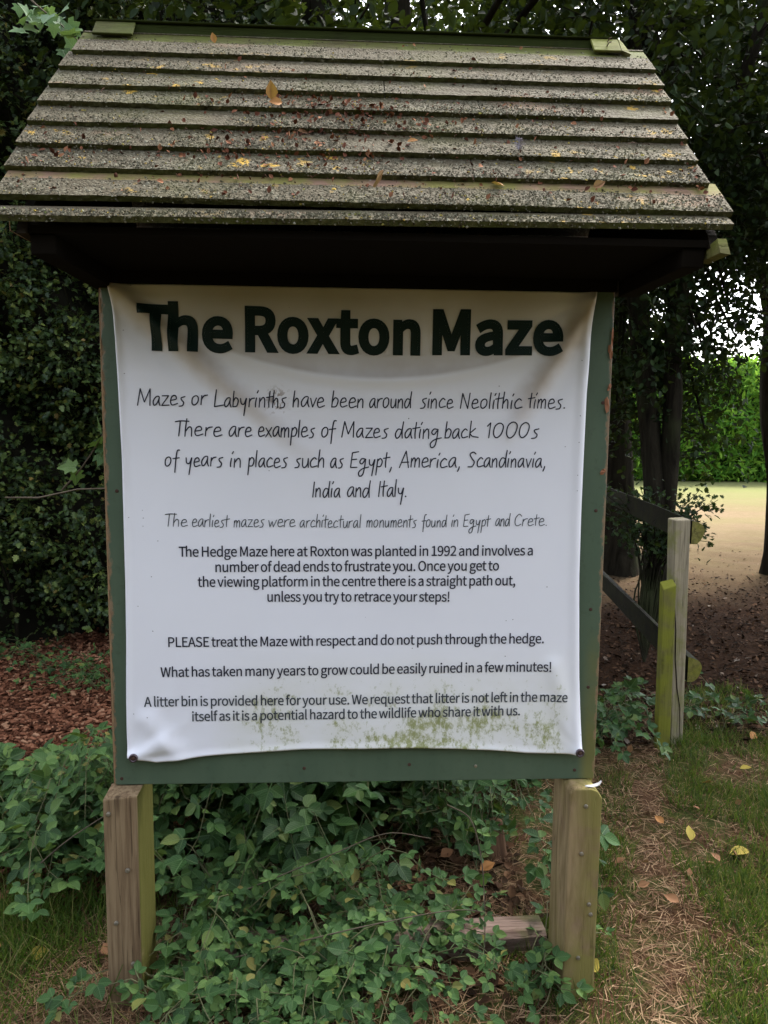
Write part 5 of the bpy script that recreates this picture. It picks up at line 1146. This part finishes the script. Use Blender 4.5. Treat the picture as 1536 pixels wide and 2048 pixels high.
# bark chips
CHIP = ([(0,-.5,0),(1,-.45,.05),(1,.45,.0),(0,.5,.06),(.1,-.4,.22),(.9,-.35,.26),(.9,.4,.2),(.1,.4,.24)], [(3,2,1,0),(4,5,6,7),(0,1,5,4),(1,2,6,5),(2,3,7,6),(3,0,4,7)])
L_CHIP = leaf_mat("bark_chip", [(0,(.04,.014,.008)),(.4,(.13,.048,.026)),(.8,(.25,.105,.058)),(1,(.36,.20,.12))], .9, 0, .1)
n = 26000; x = rng.uniform(-3.2,-.62,n); y = rng.uniform(.45,4.6,n); P = np.stack([x,y,gz(x,y)+rng.random(n)*.015],-1)
D = rng.normal(size=(n,3)); D[:,2]*=.3
tag(link("bark_chips", scatter_mesh("bark_chips", CHIP, P, D, np.array([0,0,1.])+rng.normal(size=(n,3))*.35, rng.uniform(.012,.042,n), rng.uniform(.35,.7,n)), L_CHIP), "reddish brown bark chips spread below the hedge", "bark chips", kind="stuff")
# leaf litter under the trees
n = 26000; x = rng.uniform(.9,6.5,n); y = 1.6+6.0*rng.random(n)**1.3; k = ((y-.35*x) < 3.6+rng.normal(size=n)*.7)|(rng.random(n)<.06); x=x[k]; y=y[k]; n=len(x); P = np.stack([x,y,gz(x,y)+.004+rng.random(n)*.01],-1)
L_LITD = leaf_mat('dead_leaf',[(0,(.018,.009,.005)),(.6,(.06,.03,.017)),(1,(.16,.085,.045))],.9,0,.1)
L_LIT = leaf_mat("old_leaf_litter", [(0,(.010,.005,.003)),(.6,(.036,.017,.009)),(.975,(.09,.046,.025)),(1,(.26,.22,.18))], .9, 0, .1)
tag(link("leaf_litter", scatter_mesh("leaf_litter", DRY, P, rng.normal(size=(n,3))*[1,1,.2], np.array([0,0,1.])+rng.normal(size=(n,3))*.3, rng.uniform(.014,.042,n)), L_LIT), "brown leaf litter under the trees right of the board", "leaf litter", kind="stuff")
n = 1500; x = rng.uniform(-.45,.72,n); y = rng.uniform(-.1,1.2,n); P = np.stack([x,y,gz(x,y)+.006+rng.random(n)*.01],-1)
tag(link("leaf_litter", scatter_mesh("leaf_litter", DRY, P, rng.normal(size=(n,3))*[1,1,.2], np.array([0,0,1.])+rng.normal(size=(n,3))*.3, rng.uniform(.02,.05,n)), L_LITD), "dead brown leaves lying below the banner", "leaf litter", kind="stuff")

# ================================================================== LITTER ON THE ROOF AND LOOSE LEAVES
def on_roof(x, s, lift=.016):       # s 0 at the eave .. 1 at the ridge, on the stepped boards
    f = 8-s*8; i = min(8,max(1,int(math.ceil(f)))); t = i-f
    A = np.array(C8[i]); U = np.array(C8[i-1]); q = A+nrm*.0135+(U+ups*.022-(A+nrm*.0135))*min(t,.9)
    return np.array((x, q[0]+nrm[0]*(lift-.0135), q[1]+nrm[1]*(lift-.0135)))
RN = np.array((0,-.75,.661))
pp=[]
for k in range(900):
    c = [(.0,.30,.16,.05),(.06,.52,.10,.04),(-.12,.22,.22,.03),(.18,.44,.16,.04),(.45,.60,.3,.2),(.1,.12,.5,.06),(-.15,.45,.2,.2),(.3,.28,.5,.2)][rng.choice(8,p=[.16,.14,.13,.1,.1,.17,.1,.1])]
    pp.append(on_roof(np.clip(rng.normal(c[0],c[2]),-.58,.86), np.clip(rng.normal(c[1],c[3]),.02,.97)))
pp=np.array(pp); n=len(pp)
tag(link("roof_litter", scatter_mesh("roof_litter", DRY, pp, rng.normal(size=(n,3)), RN+rng.normal(size=(n,3))*.6, rng.uniform(.005,.016,n)), leaf_mat("red_brown_litter",[(0,(.06,.022,.014)),(.6,(.15,.055,.032)),(1,(.26,.12,.06))],.85,0,.1)), "red brown scraps of leaf scattered over the roof boards", "leaf litter", kind="stuff")
mb = MB()
for k in range(150):
    s = rng.choice([.10,.13,.5,.27,.35]) if rng.random()<.6 else rng.random()*.95
    p = on_roof(rng.uniform(-.3,.7) if rng.random()<.7 else rng.uniform(-.57,.85), max(.02,s+rng.normal()*.02), .018); a = rng.uniform(0,6.28); l = rng.uniform(.006,.022)
    e = p+np.array((math.cos(a),.661*math.sin(a),.75*math.sin(a)))*l; mm_ = (p+e)/2+RN*rng.uniform(.001,.006)
    mb.tube([tuple(p),tuple(mm_),tuple(e)],[.0006]*3,4)
tag(mb.build("roof_twigs", plain("red_twig",(.10,.045,.03),.8,.1)), "tiny dry stalks caught on the roof boards", "twigs", kind="stuff")
def one_leaf(label, p, d, nn, size, mat, group, tpl=DRY):
    me = scatter_mesh("fallen_leaf", tpl, np.zeros((1,3)), np.array([d],float), np.array([nn],float), size)
    o = link("fallen_leaf", me, mat); o.location = p; tag(o, label, "leaf", group); return o
for x,s,sz,mt_,lb in ((-.085,.535,.040,L_ORG,"largest orange brown leaf on the roof, standing up on the middle boards"),(-.06,.52,.032,L_ORG,"orange leaf lying flat beside the upright one on the roof"),
        (-.02,.345,.026,L_DRY,"curled dark red leaf on the lower left boards of the roof"),(.225,.30,.024,L_ORG,"small pinkish leaf on the lower middle boards of the roof"),(-.245,.93,.024,L_ORG,"small orange leaf on the top roof board"),
        (.62,.08,.028,L_DRY,"red brown leaf near the right end of the lowest boards"),(.40,.09,.03,L_ORG,"orange leaf on the lowest boards, right of the middle"),(.15,.055,.05,L_DRY,"long dry brown leaf at the eave")):
    one_leaf(lb, on_roof(x,s,.019), rng.normal(size=3)+[0,.2,.6], RN+rng.normal(size=3)*.5, sz, mt_, "leaves on the roof")
# feather
T = empty("feather", on_roof(.475,.285,.020), "small grey downy feather stuck to the roof boards right of the middle", "feather")
mb = MB(); c = np.array(T.location); up3 = np.array((.12,.62,.75)); mb.tube([tuple(c-up3*.012),tuple(c+up3*.012+RN*.004),tuple(c+up3*.03+RN*.008)],[.0006,.0006,.0003],4)
for k in range(70):
    s = rng.random(); b0 = c+up3*(-.008+.036*s)+RN*.005*s; sd = np.array((rng.choice([-1,1]),rng.normal()*.3,rng.normal()*.3)); l = .016*(1-abs(s-.4))*rng.uniform(.5,1.1)
    mb.tube([tuple(b0),tuple(b0+sd*l*.6+up3*l*.2),tuple(b0+sd*l+up3*l*.5+RN*rng.normal()*.004)],[.0005,.0004,.0002],3,cap=False)
mb.build("vane", plain("grey_down",(.22,.20,.23),.9,.1), T)
# snail-like scrap of white plastic on the right post
b = MB(); pts = catmull([(.750,-.052,.6155),(.772,-.047,.6135),(.790,-.042,.6160),(.800,-.036,.6215)],6); vs=[]; fs=[]
for i,q in enumerate(pts):
    w = .0055*math.sin(.25+2.6*i/len(pts)); vs += [(q[0],q[1]-w,q[2]+.0005),(q[0],q[1]+w,q[2]+.003),(q[0],q[1]+w,q[2]+.0042),(q[0],q[1]-w,q[2]+.0017)]
for i in range(len(pts)-1):
    for k in range(4): fs.append((i*4+k,(i+1)*4+k,(i+1)*4+(k+1)%4,i*4+(k+1)%4))
b.add(vs,fs); tag(b.build("plastic_scrap", plain("white_plastic",(.26,.26,.265),.6,.4,nz=.05)), "curved scrap of white plastic on top of the mossy right post", "plastic scrap")

kinds = [(1.42,.70,.06,L_YEL,"yellow leaf lying flat on the trodden strip",DRY),(1.60,.61,.075,L_YEL,"spotted yellow leaf in the grass near the right edge",OVATE),(1.37,.83,.045,L_ORG,"orange leaf above the yellow one on the trodden strip",DRY),
 (1.90,1.25,.05,L_YEL,"yellow leaf in the grass right of the grey fence post",DRY),(1.72,1.15,.05,L_ORG,"orange leaf in dark grass right of the fence post",DRY),(2.15,1.62,.06,L_ORG,"bright orange leaf right of the low dark bramble",DRY),
 (1.50,-.02,.06,L_DRY,"dark red leaf in the grass at the bottom right",DRY),(.84,.03,.05,L_YEL,"yellow green leaf at the foot of the mossy right post",OVATE),(.57,.50,.06,L_ORG,"orange leaf behind the grey timber near the right post",DRY),
 (.44,.58,.055,L_DRY,"pale brown leaf behind the grey timber",DRY),(.50,.36,.06,L_DRY,"brown leaf just above the grey timber",DRY),(-.84,.14,.05,L_YEL,"yellow brown leaf in the grass at the bottom left",OVATE),(-.95,.20,.045,L_ORG,"orange leaf at the left edge above the grass",DRY),
 (-.34,.06,.06,L_ORG,"orange leaf under the brambles right of the brown post",DRY),(-.60,.12,.05,L_DRY,"dry brown leaf left of the brown post's foot",DRY),(1.20,.30,.05,L_DRY,"brown leaf on the trodden strip beside the grass",DRY),(1.03,1.0,.06,L_YEL,"pale lime leaf just right of the right post's top",OVATE)]
for x,y,s,mt_,lb,tp in kinds:
    one_leaf(lb, (x,y,float(gz(x,y))+.03), rng.normal(size=3)*[1,1,.1], np.array([0,-.5,1.])+rng.normal(size=3)*.45, s, mt_, "fallen leaves on the ground", tp)
proto = one_leaf("small dry brown leaf lying among the grass and straw", (1.1,.4,.03), (1,0,.1), (0,-.4,1), .04, L_DRY, "small dry leaves in the grass")
for k in range(26):
    o = proto.copy(); COL.objects.link(o); x = rng.uniform(.9,2.6); y = rng.uniform(0,1.5); o.location = (x,y,float(gz(x,y))+.03); o.rotation_euler = (rng.normal()*.3,rng.normal()*.3,rng.uniform(0,6.28)); o.scale = (rng.uniform(.6,1.2),)*3

# unseen leaf mass added behind the viewer to block light from the low sky
n = 9000; x = rng.uniform(-15,13,n); y = -8.6-1.6*rng.random(n)+.8*np.sin(x*.7); z = rng.random(n)*(6.4+1.2*np.sin(x*.9)+.8*np.sin(x*2.3))
tag(link("low_sky_blocker", scatter_mesh("low_sky_blocker", OVATE, np.stack([x,y,z],-1), rng.normal(size=(n,3)), rng.normal(size=(n,3))+[0,1.2,.6], rng.uniform(.25,.6,n)), L_CANOPY), "unseen dark leaf mass added behind the viewer to block the low sky", "wood", kind="stuff")
